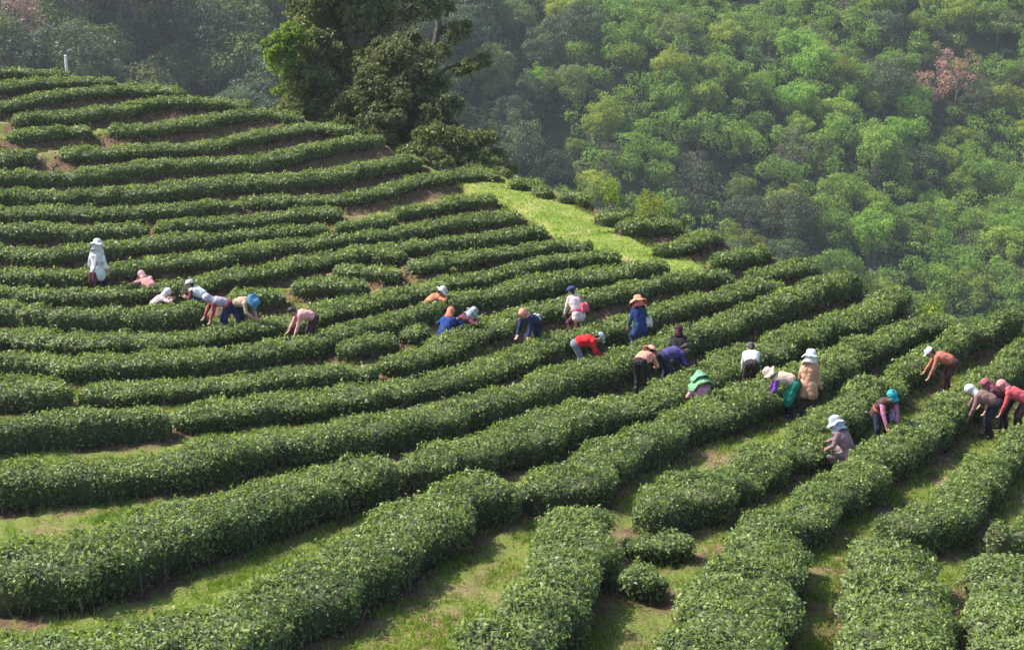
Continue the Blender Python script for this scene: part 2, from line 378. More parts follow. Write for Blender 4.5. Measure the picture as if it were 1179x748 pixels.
# crest of the hill as seen across the rows: farthest hedge per bearing
_far = np.vstack([h['P'].reshape(-1, 3) for h in HL])
_lawn_px = np.array([(522, 207), (560, 208), (600, 214), (640, 227), (664, 239), (690, 251), (712, 264), (740, 281), (765, 295), (800, 300), (816, 318), (762, 306), (700, 293), (655, 283), (628, 264), (598, 242), (572, 230)], float)
_lawn = cast(_lawn_px[:, 0], _lawn_px[:, 1])
_far = np.vstack([_far, _lawn])
_th = np.arctan2(_far[:, 0], _far[:, 1]); _rr = np.hypot(_far[:, 0], _far[:, 1])
_tb = np.radians(np.linspace(-21, 21, 141))
_cr = np.array([(_rr[np.abs(_th - t) < math.radians(.32)].max() if (np.abs(_th - t) < math.radians(.32)).any() else np.nan) for t in _tb])
_ok = ~np.isnan(_cr); _cr = np.interp(_tb, _tb[_ok], _cr[_ok])
_cr = smooth1(_cr, 2) + .05

def crest(th): return np.interp(th, _tb, _cr)

def ground(x, y):
    x = np.asarray(x, float); y = np.asarray(y, float)
    th = np.arctan2(x, y); r = np.hypot(x, y)
    e = np.maximum(r - crest(th), 0)
    e0 = np.minimum(e, 2.2)
    z = raw_ground(x, y) - .20 * e0 ** 2 - np.maximum(e - 2.2, 0) * .85
    # beyond the roll the hill flattens towards the valley bottom
    return np.maximum(z, -78 + 3 * np.sin(x * .05) + 2 * np.sin(y * .07 + 1))

# ------------------------------------------------------------------ ground sheet
def in_poly(px, py, poly):
    c = np.zeros(px.shape, bool); n = len(poly); j = n - 1
    for i in range(n):
        xi, yi = poly[i]; xj, yj = poly[j]
        m = ((yi > py) != (yj > py)) & (px < (xj - xi) * (py - yi) / (yj - yi + 1e-12) + xi)
        c ^= m; j = i
    return c

thetas = np.radians(np.concatenate([np.linspace(-60, -24, 60)[:-1], np.linspace(-24, 24, 520), np.linspace(24, 60, 60)[1:]]))
rs = np.concatenate([np.linspace(1.0, 11, 26)[:-1], np.arange(11, 40, .14), np.arange(40, 76, .3), np.geomspace(76, 330, 60)])
TH, RS = np.meshgrid(thetas, rs, indexing='ij')
gx, gy = RS * np.sin(TH), RS * np.cos(TH)
gz = ground(gx, gy)
near = RS < 76
gp = np.stack([gx, gy], -1)
gz = gz + np.where(near & ~in_poly(gx, gy, _lawn[:, :2]), .022 * wave_noise(gp, .9, 31) + .015 * wave_noise(gp, 2.6, 32), 0)
# soil collects along the feet of the hedges
from mathutils import kdtree
fp = np.vstack([np.c_[h['P'][:, k, :2]] for h in HL for k in (0, -1)])
kd = kdtree.KDTree(len(fp))
for i, p in enumerate(fp): kd.insert((p[0], p[1], 0), i)
kd.balance()
# the slope is cut in shallow terraces: a bare bank drops away in front of each upper row
_ff, _fn, _fs = [], [], []
for h in HL:
    P = h['P']; k = -1 if (P[len(P) // 2, -1, :2] @ P[len(P) // 2, -1, :2]) < (P[len(P) // 2, 0, :2] @ P[len(P) // 2, 0, :2]) else 0
    _ff.append(P[:, k, :2]); _fn.append(h['n'] if k == -1 and (h['n'][0] @ (P[0, -1, :2] - P[0, 0, :2]) > 0) else np.where(((P[:, k, :2] - P[:, 7, :2]) * h['n']).sum(1, keepdims=True) > 0, h['n'], -h['n']))
    _fs.append(h['sc'])
_ff, _fn, _fs = np.vstack(_ff), np.vstack(_fn), np.concatenate(_fs)
kdf = kdtree.KDTree(len(_ff))
for i, p in enumerate(_ff): kdf.insert((p[0], p[1], 0), i)
kdf.balance()
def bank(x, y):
    """(drop of the terrace bank, amount of soil and painted bank shade) at a point"""
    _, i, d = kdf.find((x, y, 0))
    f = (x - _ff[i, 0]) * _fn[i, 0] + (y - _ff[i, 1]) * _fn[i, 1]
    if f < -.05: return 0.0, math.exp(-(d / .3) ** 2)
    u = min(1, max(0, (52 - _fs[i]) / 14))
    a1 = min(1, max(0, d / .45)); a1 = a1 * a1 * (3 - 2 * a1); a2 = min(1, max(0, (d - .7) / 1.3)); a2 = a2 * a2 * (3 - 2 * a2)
    return -.30 * u * a1 * (1 - a2), max(math.exp(-(d / (.42 + .22 * u)) ** 2), 0)  # wider before upper rows: bare soil plus the bank's shade put into colour
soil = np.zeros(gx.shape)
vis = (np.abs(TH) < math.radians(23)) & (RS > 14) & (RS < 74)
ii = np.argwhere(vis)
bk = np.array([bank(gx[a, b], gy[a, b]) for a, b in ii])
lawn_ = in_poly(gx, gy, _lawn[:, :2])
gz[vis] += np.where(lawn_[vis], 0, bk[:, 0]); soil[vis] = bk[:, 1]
lawn = in_poly(gx, gy, _lawn[:, :2]).astype(float)
for _k in range(5):
    lawn[1:-1] = (lawn[:-2] + lawn[1:-1] + lawn[2:]) / 3; lawn[:, 1:-1] = (lawn[:, :-2] + lawn[:, 1:-1] + lawn[:, 2:]) / 3
nt_, nr_ = gx.shape
idx = np.arange(nt_ * nr_).reshape(nt_, nr_)
Q = np.stack([idx[:-1, :-1], idx[:-1, 1:], idx[1:, 1:], idx[1:, :-1]], -1).reshape(-1, 4)[:, ::-1]

def ground_mat():
    m, nt, out = new_mat("hill_ground")
    geo = nt.nodes.new("ShaderNodeNewGeometry"); pos = geo.outputs["Position"]
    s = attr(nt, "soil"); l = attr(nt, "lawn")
    n1 = noise(nt, .55, 5, .6, pos); n2 = noise(nt, 3.2, 5, .65, pos); n3 = noise(nt, 14, 4, .7, pos)
    g = ramp(nt, [(.3, (.07, .10, .022)), (.5, (.14, .19, .035)), (.7, (.23, .25, .06))], n2.outputs[0])
    n5 = noise(nt, 22, 4, .75, pos)
    gd = ramp(nt, [(.3, (.05, .07, .018)), (.5, (.13, .17, .03)), (.72, (.28, .29, .07))], n5.outputs[0])
    gmix = mixc(nt, .5, g.outputs[0], gd.outputs[0])
    straw = ramp(nt, [(.3, (.14, .095, .055)), (.7, (.30, .22, .13))], n3.outputs[0])
    dirt_shade = ramp(nt, [(.25, (.075, .042, .027)), (.6, (.14, .085, .055)), (.8, (.24, .16, .11))], n3.outputs[0])
    fs = nt.nodes.new("ShaderNodeMapRange"); fs.inputs[1].default_value = .50; fs.inputs[2].default_value = .60
    nt.links.new(n1.outputs[0], fs.inputs[0])
    c = mixc(nt, fs.outputs[0], gmix, straw.outputs[0])
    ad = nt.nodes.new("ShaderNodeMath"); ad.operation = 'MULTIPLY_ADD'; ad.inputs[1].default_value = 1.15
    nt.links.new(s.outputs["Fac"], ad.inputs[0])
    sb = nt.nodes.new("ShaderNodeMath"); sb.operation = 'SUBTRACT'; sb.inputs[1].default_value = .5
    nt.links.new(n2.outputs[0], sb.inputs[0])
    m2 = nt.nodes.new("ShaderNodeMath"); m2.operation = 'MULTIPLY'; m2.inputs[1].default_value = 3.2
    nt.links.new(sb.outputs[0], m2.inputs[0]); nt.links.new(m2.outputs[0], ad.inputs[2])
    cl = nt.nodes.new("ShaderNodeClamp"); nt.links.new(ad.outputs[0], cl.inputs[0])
    c = mixc(nt, cl.outputs[0], c, dirt_shade.outputs[0])
    n4 = noise(nt, 1.1, 6, .7, pos)
    lg = ramp(nt, [(.32, (.16, .23, .04)), (.5, (.24, .30, .06)), (.66, (.40, .36, .16))], n4.outputs[0])
    e1 = nt.nodes.new("ShaderNodeMath"); e1.operation = 'MULTIPLY_ADD'; e1.inputs[1].default_value = 1.1
    nt.links.new(n5.outputs[0], e1.inputs[0]); nt.links.new(l.outputs["Fac"], e1.inputs[2])
    e2 = nt.nodes.new("ShaderNodeMapRange"); e2.inputs[1].default_value = .82; e2.inputs[2].default_value = 1.12
    nt.links.new(e1.outputs[0], e2.inputs[0])
    c = mixc(nt, e2.outputs[0], c, lg.outputs[0])
    p = nt.nodes.new("ShaderNodeBsdfPrincipled"); nt.links.new(c, p.inputs["Base Color"]); p.inputs["Roughness"].default_value = .95
    p.inputs["Specular IOR Level"].default_value = .15
    b = nt.nodes.new("ShaderNodeBump"); b.inputs["Strength"].default_value = .9; b.inputs["Distance"].default_value = .08
    nt.links.new(n3.outputs[0], b.inputs["Height"]); nt.links.new(b.outputs[0], p.inputs["Normal"])
    nt.links.new(p.outputs[0], out.inputs[0])
    return m
M['ground'] = ground_mat()
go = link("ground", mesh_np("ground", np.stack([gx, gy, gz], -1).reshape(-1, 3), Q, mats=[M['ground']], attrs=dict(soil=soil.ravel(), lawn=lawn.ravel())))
tag(go, kind="structure")
# ------------------------------------------------------------------ hedge foliage
KEEP_OUT = []     # filled with (x, y, radius) where pickers stand
def in_keepout(P):
    bad = np.zeros(len(P), bool)
    for (x, y, r) in KEEP_OUT:
        bad |= (P[:, 0] - x) ** 2 + (P[:, 1] - y) ** 2 < r * r
    return bad

NLEAF = 0
def build_hedge(h):
    global NLEAF
    r = np.random.default_rng(9000 + h['idx'])
    P, N, sc = h['P'], h['N'], h['sc']
    ns, K = P.shape[:2]
    # inner twiggy body, pulled in a little
    Pi = P - N * .06
    Pi[..., 2] = np.maximum(Pi[..., 2], P[:, [0], 2] * 0 + raw_ground(Pi[..., 0], Pi[..., 1]) - .02)
    V = Pi.reshape(-1, 3); idx = np.arange(ns * K).reshape(ns, K)
    Q = np.stack([idx[:-1, :-1], idx[1:, :-1], idx[1:, 1:], idx[:-1, 1:]], -1).reshape(-1, 4)
    # cap fans
    c0, c1 = len(V), len(V) + 1
    V = np.vstack([V, Pi[0].mean(0), Pi[-1].mean(0)])
    T = [(idx[0, k], idx[0, k + 1], c0) for k in range(K - 1)] + [(idx[-1, k + 1], idx[-1, k], c1) for k in range(K - 1)]
    # leaves over the cells
    a = P[:-1, :-1]; b = P[1:, :-1]; c = P[1:, 1:]; d = P[:-1, 1:]
    area = .5 * np.linalg.norm(np.cross(c - a, d - b), axis=-1)
    Nc = .25 * (N[:-1, :-1] + N[1:, :-1] + N[1:, 1:] + N[:-1, 1:])
    mid = .25 * (a + b + c + d)
    view = -mid / np.linalg.norm(mid, axis=-1, keepdims=True)
    facing = (Nc * view).sum(-1)
    kk = np.linspace(0, 1, K - 1); low = np.clip(np.minimum(kk, 1 - kk) / .16, .35, 1)[None]
    up = np.clip(Nc[..., 2], 0, 1)
    s_ = np.clip(sc, 24, 95)
    L = np.clip(4.3 / s_, .068, .11)
    dens = 1.75 / (.5 * L * L * .52)
    patch = np.clip(1 + .5 * wave_noise(mid, .8, 41), .35, 1.4)
    wgt = area * dens[:-1, None] * (.5 + .5 * np.clip(up / .45, 0, 1)) * np.where(facing > -.15, 1.0, .5) * low * patch
    cnt = r.poisson(wgt)
    ci = np.repeat(np.arange(cnt.size), cnt.ravel())
    i, j = np.unravel_index(ci, cnt.shape); n = len(ci)
    u, v = r.random(n)[:, None], r.random(n)[:, None]
    LP = (a[i, j] * (1 - u) + b[i, j] * u) * (1 - v) + (d[i, j] * (1 - u) + c[i, j] * u) * v
    LN = Nc[i, j]
    up_ = up[i, j]
    Li = L[i] * r.uniform(.7, 1.25, n)
    depth = r.normal(0, .042, n) + wave_noise(LP, 2.2, 55) * .03 - .005
    LP = LP + LN * depth[:, None]
    nn = LN + r.normal(0, .62, (n, 3)) + np.array([0, 0, .25])
    young = (r.random(n) < .10 * up_ + .01)
    nn[young] = r.normal(0, 1, (young.sum(), 3)) * np.array([1, 1, .3])
    LP[young] += np.array([0, 0, .035]) * r.random((young.sum(), 1))
    tint = np.clip(r.normal(.42, .26, n) + .12 * wave_noise(LP, .5, 57) + .06 * up_, 0, .86)
    tint[young] = r.uniform(.72, 1, young.sum())
    Tt = r.normal(size=(n, 3)); Tt[young] = np.array([0, 0, 1.]) + r.normal(0, .35, (young.sum(), 3))
    ok = ~in_keepout(LP)
    # a few loose sprigs that break the outline
    LV, LQ = leaf_quads(LP[ok], nn[ok], Li[ok], Li[ok] * r.uniform(.42, .6, ok.sum()), r, .13, Tt[ok])
    NLEAF += len(LQ)
    # bare woody stems under the leaves, both sides
    st_v, st_q = [], []
    for k, sgn in ((1, 1), (K - 2, -1)):
        foot = P[:, k]
        for q in range(0, ns, 1):
            if r.random() < .45: continue
            x, y = foot[q, :2] - N[q, k, :2] * r.uniform(.02, .14) + r.normal(0, .03, 2)
            z0 = raw_ground(np.array(x), np.array(y)) - .03
            lean = r.normal(0, .07, 2)
            top = np.array([x + lean[0], y + lean[1], z0 + h['H'] * r.uniform(.35, .6)])
            bt = np.array([x, y, float(z0)])
            rad = r.uniform(.008, .02)
            base = len(st_v)
            for pnt, rr in ((bt, rad), (top, rad * .6)):
                for w in range(3):
                    st_v.append(pnt + rr * np.array([math.cos(w * 2.094), math.sin(w * 2.094), 0]))
            for w in range(3):
                st_q.append((base + w, base + (w + 1) % 3, base + 3 + (w + 1) % 3, base + 3 + w))
    nb = len(V); st_q = np.array(st_q, int).reshape(-1, 4)
    st_v = np.array(st_v).reshape(-1, 3)
    o = link("tea_hedge", mesh_np("tea_hedge", np.vstack([V, st_v]), np.vstack([Q, st_q + nb]), T, [M['tea_core'], M['stem']],
                                  np.r_[np.zeros(len(Q)), np.ones(len(st_q)), np.zeros(len(T))]))
    tag(o, h['label'], "hedge", "tea hedges in rows over the hillside")
    link("foliage", mesh_np("foliage", LV, LQ, mats=[M['tea']], attrs=dict(tint=np.repeat(tint[ok], 4))), o)
SUN_DIR = (-.64, .16, .80); SKY_STRENGTH = .14; SUN_STRENGTH = 4.5; EXPOSURE = 1.14; USE_DENOISE = True
HAZE = .00021

# ------------------------------------------------------------------ far mountainside across the valley
def hill_z(x, y):
    x = np.asarray(x, float); y = np.asarray(y, float)
    th = np.degrees(np.arctan2(x, y)); r = np.hypot(x, y)
    r0 = np.interp(th, [-45, -20, -10, 0, 20, 45], [160, 165, 175, 205, 235, 245])
    u = np.maximum(r - r0, 0)
    z = -79 + .57 * u * np.clip(u / 25, 0, 1) ** .5
    P = np.stack([x, y], -1)
    # spurs and gullies running down the slope
    amp = np.clip(u / 30, 0, 1)
    z = z + amp * (4.0 * wave_noise(P, .012, 61, 6) + 1.6 * wave_noise(P, .035, 62, 6)) + .5 * wave_noise(P, .12, 63, 5)
    return z

def cast_hill(px, py):
    R = ray(np.atleast_1d(px), np.atleast_1d(py))
    t = np.linspace(140, 520, 761)
    P = R[:, None, :] * t[None, :, None]
    g = P[..., 2] - hill_z(P[..., 0], P[..., 1])
    i = np.maximum((g < 0).argmax(1), 1)
    return P[np.arange(len(P)), i]

_ht = np.radians(np.linspace(-42, 42, 260)); _hr = np.linspace(140, 430, 150)
_a, _b = np.meshgrid(_ht, _hr, indexing='ij')
hx, hy = _b * np.sin(_a), _b * np.cos(_a)
hz = hill_z(hx, hy)
_i = np.arange(hx.size).reshape(hx.shape)
_Q = np.stack([_i[:-1, :-1], _i[1:, :-1], _i[1:, 1:], _i[:-1, 1:]], -1).reshape(-1, 4)[:, ::-1]
M['hills'] = plain_mat("forest_floor", (.018, .03, .012), (.05, .06, .025), .12, .95, .8, .6, spec=.1)
tag(link("hills", mesh_np("hills", np.stack([hx, hy, hz], -1).reshape(-1, 3), _Q[:, ::-1], mats=[M['hills']])), kind="structure")

# ------------------------------------------------------------------ plants: trunks and crowns
def tube(path, radii, sides=7):
    path = np.asarray(path, float); n = len(path)
    V, Q = [], []
    for i in range(n):
        d = path[min(i + 1, n - 1)] - path[max(i - 1, 0)]; d /= np.linalg.norm(d) + 1e-9
        a = np.cross(d, [0.31, .95, .07]); a /= np.linalg.norm(a) + 1e-9; b = np.cross(d, a)
        for k in range(sides):
            t = 2 * math.pi * k / sides
            V.append(path[i] + radii[i] * (math.cos(t) * a + math.sin(t) * b))
    for i in range(n - 1):
        for k in range(sides):
            Q.append((i * sides + k, i * sides + (k + 1) % sides, (i + 1) * sides + (k + 1) % sides, (i + 1) * sides + k))
    return np.array(V), np.array(Q)

def join(parts):
    V, Q, o = [], [], 0
    for v, q in parts:
        V.append(v); Q.append(np.asarray(q) + o); o += len(v)
    return np.vstack(V), np.vstack(Q)

def lobe_leaves(lobes, per, size, r, shell=.55, droop=0.0, aspect=.55, jitter=.6):
    """lobes: rows (x,y,z,rx,ry,rz). Leaves spread through the outer part of uneven ellipsoids."""
    Vs, Qs, Ts, o = [], [], [], 0
    for li, (cx, cy_, cz, rx, ry, rz) in enumerate(lobes):
        n = int(per * (rx * ry * rz) ** (2 / 3))
        if n < 6: n = 6
        d = r.normal(size=(n, 3)); d /= np.linalg.norm(d, axis=1, keepdims=True)
        d[:, 2] = np.where((d[:, 2] < -.3) & (r.random(n) < .55), -d[:, 2], d[:, 2])
        u = shell + (1.08 - shell) * r.random(n) ** .6
        lump = 1 + .22 * wave_noise(d + li * 3.1, .9, 300 + li % 50, 5)
        P = np.array([cx, cy_, cz]) + d * np.array([rx, ry, rz]) * (u * lump)[:, None]
        N = d * .8 + r.normal(0, jitter, (n, 3)) + np.array([0, 0, .3])
        T = r.normal(size=(n, 3)) + np.array([0, 0, -droop * 3])
        L = size * r.uniform(.65, 1.35, n)
        v, q = leaf_quads(P, N, L, L * aspect, r, .1, T)
        Vs.append(v); Qs.append(q + o); o += len(v)
        Ts.append(np.repeat(np.clip(r.normal(.45, .2, n) + r.normal(0, .12), 0, 1), 4))
    return np.vstack(Vs), np.vstack(Qs), np.concatenate(Ts)

M['bamboo'] = leaf_mat("bamboo_leaf", [(0, (.11, .17, .03)), (.5, (.21, .295, .048)), (1, (.36, .42, .085))], .5, .4, .3, objvar=1)
M['mid'] = leaf_mat("broad_leaf", [(0, (.065, .10, .035)), (.5, (.125, .17, .055)), (1, (.20, .25, .085))], .5, .35, .35, objvar=1)
M['dark'] = leaf_mat("dark_leaf", [(0, (.045, .07, .035)), (.5, (.075, .11, .052)), (1, (.125, .165, .075))], .5, .3, .35, objvar=1)
M['olive'] = leaf_mat("olive_leaf", [(0, (.08, .085, .05)), (.5, (.14, .14, .08)), (1, (.21, .20, .12))], .6, .3, .25, tcol=(1.3, 1.2, .8), objvar=1)
M['dry'] = leaf_mat("dry_leaf", [(0, (.25, .13, .075)), (.5, (.42, .24, .15)), (1, (.55, .38, .26))], .7, .25, .2, tcol=(1.3, 1, .7), objvar=.6)

def forest_proto(kind, seed):
    """returns trunk mesh and crown mesh, base at the origin"""
    r = np.random.default_rng(seed)
    parts = []; lobes = []
    if kind == 'bamboo':
        h = r.uniform(8, 11); n = 20
        for i in range(n):
            az = r.uniform(0, 6.28); rad = 4.4 * math.sqrt((i + .5) / n); hh = h * (1 - .045 * rad ** 1.25) * r.uniform(.82, 1.05)
            b0 = np.array([math.cos(az) * rad * .15, math.sin(az) * rad * .15, 0]); tip = np.array([math.cos(az) * rad, math.sin(az) * rad, hh])
            pth = [b0, b0 * .4 + tip * .3 + np.array([0, 0, hh * .25]), b0 * .2 + tip * .7 + np.array([0, 0, hh * .22]), tip]
            parts.append(tube(pth, [.09, .08, .06, .02], 4))
            for f, sc_ in ((1.0, 1.0), (.82, .85), (.62, .6)):
                p = b0 * (1 - f) + tip * f + np.array([0, 0, -.1 * hh * (1 - f)]) + r.normal(0, .25, 3)
                w = r.uniform(1.0, 1.6) * sc_
                lobes.append((*p, w, w, w * .8))
        v, q, t = lobe_leaves(lobes, 80, .50, r, .62, .5, .42, .5)
    elif kind in ('mid', 'dark', 'olive', 'dry'):
        h = r.uniform(8, 12) * (1.1 if kind == 'dark' else .95)
        n = {'mid': 20, 'dark': 26, 'olive': 20, 'dry': 13}[kind]
        spread = r.uniform(3.0, 4.4)
        ptop = np.array([r.normal(0, .5), r.normal(0, .5), h * .8])
        parts.append(tube([(0, 0, -.5), ptop * .5 + r.normal(0, .2, 3), ptop], [.32, .22, .08], 6))
        for i in range(n):
            az = i * 2.4 + r.uniform(-.4, .4); f = (i + .5) / n
            el = math.asin(1 - 1.55 * f)
            c = np.array([math.cos(az) * math.cos(el) * spread, math.sin(az) * math.cos(el) * spread, h * .62 + math.sin(el) * h * .36]) * r.uniform(.88, 1.1)
            w = r.uniform(1.1, 2.0) * (.8 if kind in ('olive', 'dry') else 1)
            lobes.append((*c, w, w, w * r.uniform(.65, .9)))
            s0 = ptop * r.uniform(.35, .9)
            parts.append(tube([s0, (s0 + c) / 2 + np.array([0, 0, .3]), c], [.10, .07, .03], 4))
        per = {'mid': 95, 'dark': 100, 'olive': 48, 'dry': 46}[kind]
        v, q, t = lobe_leaves(lobes, per, {'mid': .42, 'dark': .42, 'olive': .38, 'dry': .38}[kind], r, .6, .15, .55, .5)
    tv, tq = join(parts)
    return mesh_np("trunk", tv, tq, mats=[M['bark']]), mesh_np("crown", v, q, mats=[M[kind]], attrs=dict(tint=t), smooth=False)

PROTO = {k: [forest_proto(k, 1000 + 37 * j + i * 501) for j in range(nv)] for i, (k, nv) in enumerate((('bamboo', 4), ('mid', 3), ('dark', 3), ('olive', 3), ('dry', 2)))}
WORDS = {'bamboo': ('bamboo_clump', 'bamboo', 'bright yellow green plumed bamboo clump'), 'mid': ('forest_tree', 'tree', 'rounded mid green leafy tree'),
         'dark': ('forest_tree', 'tree', 'dark blue green broadleaf tree'), 'olive': ('forest_tree', 'tree', 'thin grey olive half bare tree'), 'dry': ('forest_tree', 'tree', 'dry orange brown tree')}
BLOBS = [('dry', 22, 14, 34), ('dry', 1075, 92, 26), ('dry', 1098, 62, 16), ('dry', 1040, 100, 14), ('olive', 1166, 312, 26), ('dry', 1142, 345, 12),
         ('olive', 880, 72, 20), ('olive', 790, 192, 26), ('olive', 908, 140, 24), ('dark', 1008, 142, 28), ('dark', 1030, 28, 34), ('dark', 665, 25, 24),
         ('dark', 620, 45, 45), ('olive', 940, 290, 26), ('dark', 900, 265, 40), ('dark', 850, 250, 35), ('olive', 745, 90, 22), ('dark', 615, 130, 45),
         ('olive', 690, 175, 26), ('dark', 640, 190, 40), ('dark', 830, 205, 30), ('dark', 1120, 130, 26), ('olive', 1085, 115, 22), ('dark', 985, 190, 22), ('mid', 1000, 310, 26)]
def kind_at(px, py, r):
    for k, bx, by, br in BLOBS:
        if (px - bx) ** 2 + ((py - by) * 1.2) ** 2 < (br * r.uniform(.8, 1.15)) ** 2: return k
    u = r.random()
    if px < 330: return 'dark' if u < .3 else ('mid' if u < .82 else ('olive' if u < .95 else 'bamboo'))
    if px < 610: return 'dark' if u < .4 else ('mid' if u < .85 else 'bamboo')
    if py > 215 and px < 960: return 'bamboo' if u < .3 else ('mid' if u < .6 else 'dark')
    return 'bamboo' if u < .70 else ('mid' if u < .88 else ('dark' if u < .95 else 'olive'))

def silhouette_y(px):
    return np.interp(px, [-100, 0, 80, 214, 290, 351, 443, 575, 680, 760, 890, 990, 1043, 1100, 1179, 1300], [70, 78, 84, 105, 122, 138, 160, 205, 240, 262, 300, 322, 345, 368, 378, 390])

def zone(px, py):
    if px < 300: return "beyond the left crest of the tea hill"
    if px < 600: return "behind the big dark tree"
    h = "high" if py < 75 else ("halfway up" if py < 190 else "low")
    s = "above the bright lawn" if px < 790 else ("in the middle" if px < 990 else "near the right edge")
    return h + " on the far slope " + s

rf = np.random.default_rng(77)
cands = []
row = 0; rr_ = 156.0
while rr_ < 372:
    step = 8.6; dth = step / rr_
    t0 = -.40 + (row % 2) * dth * .5
    for t in np.arange(t0, .40, dth):
        x, y = rr_ * math.sin(t) + rf.normal(0, 1.6), rr_ * math.cos(t) + rf.normal(0, 1.6)
        z = float(hill_z(x, y))
        px, py, d = project((x, y, z + 7))
        if (px - 1076) ** 2 + ((py - 84) * 1.3) ** 2 < 50 ** 2 or (px < 52 and py < 32): continue
        if -35 < px < 1214 and -45 < py < silhouette_y(px) + 32 and z > -81: cands.append((d, x, y, z, float(px), float(py)))
    rr_ += 6.6 if rr_ < 300 else 7.4; row += 1
print("FOREST CANDIDATES", len(cands))
cands.sort()
def plant_tree(kind, x, y, z, s, rz, label, group, r, var=None):
    tm, cm = PROTO[kind][int(r.integers(len(PROTO[kind]))) if var is None else var]
    nm, cat, _ = WORDS[kind]
    e = link(nm, None); e.location = (x, y, z); e.rotation_euler = (0, 0, rz); e.scale = s
    tag(e, label, cat, group)
    link("trunk", tm, e); link("crown", cm, e)
    return e
for n_, (d, x, y, z, px, py) in enumerate(cands[:292]):
    k = kind_at(px, py, rf); zz = zone(px, py)
    big = np.interp(px, [0, 300, 620, 1179], [1.3, 1.2, .86, .82]) * rf.uniform(.75, 1.3) * (1.0 if k != 'dry' else .75)
    plant_tree(k, x, y, z - .4, (big * rf.uniform(.9, 1.1), big, big * rf.uniform(.85, 1.15)), rf.uniform(0, 6.28), WORDS[k][2] + " " + zz, WORDS[k][0].replace('_', ' ') + "s, " + k + ", " + zz, rf)

# single trees that stand out by colour
M['pinkdry'] = leaf_mat("pink_dry_leaf", [(0, (.34, .20, .16)), (.5, (.52, .34, .27)), (1, (.66, .48, .38))], .75, .25, .2, tcol=(1.2, 1, .8))
PROTO['pink'] = [(t_, c_.copy()) for t_, c_ in PROTO['dry']]
for t_, c_ in PROTO['pink']: c_.materials.clear(); c_.materials.append(M['pinkdry'])
WORDS['pink'] = ('forest_tree', 'tree', '')
for (px, py, k, sc_, lab) in [
  (1066, 108, 'dry', .75, "rust brown dry tree, lowest of the dry cluster on the right slope"), (1092, 112, 'dry', .7, "rust brown dry tree at the right side of the dry cluster on the right slope"),
  (1080, 88, 'pink', .6, "salmon pink dry tree in the middle of the dry cluster on the right slope"), (1104, 80, 'dry', .65, "rust brown dry tree, topmost at right of the dry cluster"),
  (1072, 68, 'pink', .5, "small salmon pink dry tree above the middle of the dry cluster"), (1046, 102, 'pink', .5, "small pale dry tree at the left end of the dry cluster"),
  (1058, 112, 'pink', .42, "smallest pale dry bush tree under the dry cluster"), (944, 84, 'dry', .5, "small lone brown dry tree high in the middle of the far slope"),
  (12, 40, 'pink', .95, "large pinkish dry tree in the top left corner, nearest the tea hill"), (34, 30, 'pink', .8, "pinkish dry tree right of the large one in the top left corner"),
  (4, 18, 'pink', .8, "pale pink dry tree above the large one in the top left corner"), (28, 10, 'pink', .8, "pale pink dry tree at the very top of the top left corner group")]:
    q_ = cast_hill(px, py)[0]
    plant_tree(k, q_[0], q_[1] - 5, float(hill_z(q_[0], q_[1] - 5)) + .6, (sc_ * 1.25, sc_ * 1.25, sc_ * 1.6), rf.uniform(0, 6), lab, "dry trees on the far slope", rf)

# undergrowth and the trees too far up to count: one mass
uv, uq, ut = [], [], []
_lob, _plu = [], []
for (d, x, y, z, px, py) in cands[292:]:
    for q in range(5):
        w = rf.uniform(1.3, 2.4)
        _lob.append((x + rf.normal(0, 2), y + rf.normal(0, 2), z + rf.uniform(3, 8), w, w, w * .8))
for i in range(15000):
    t = rf.uniform(-.40, .40); q = rf.uniform(158, 380)
    x, y = q * math.sin(t), q * math.cos(t); z = float(hill_z(x, y))
    
    qx, qy, _ = project((x, y, z + 4))
    if (qx - 1076) ** 2 + ((qy - 84) * 1.3) ** 2 < 52 ** 2 or (qx < 50 and qy < 32):
        if rf.random() < .88: continue
    if qx > 560 and kind_at(qx, qy, rf) == 'bamboo':
        w = rf.uniform(1.1, 2.1); _plu.append((x, y, z + rf.uniform(3.5, 8.0), w, w, w * .8)); continue
    w = rf.uniform(.9, 2.3); _lob.append((x, y, z + w * .5, w, w, w * rf.uniform(.6, 1.1)))
v, q, t = lobe_leaves(_lob, 30, .6, rf, .4, .3, .5, .6)
tag(link("undergrowth", mesh_np("undergrowth", v, q, mats=[M['mid']], attrs=dict(tint=t), smooth=False)), "dense green undergrowth filling the gaps of the far forest", "undergrowth", kind="stuff")

v, q, t = lobe_leaves(_plu, 62, .52, rf, .6, .5, .42, .5)
tag(link("bamboo_thicket", mesh_np("bamboo_thicket", v, q, mats=[M['bamboo']], attrs=dict(tint=t), smooth=False)), "bright green bamboo thicket running together over the far slope", "bamboo thicket", kind="stuff")
# ------------------------------------------------------------------ the big dark tree and its companions behind the crest
def at_depth(px, py, d):
    return CAM + ray(px, py) * d

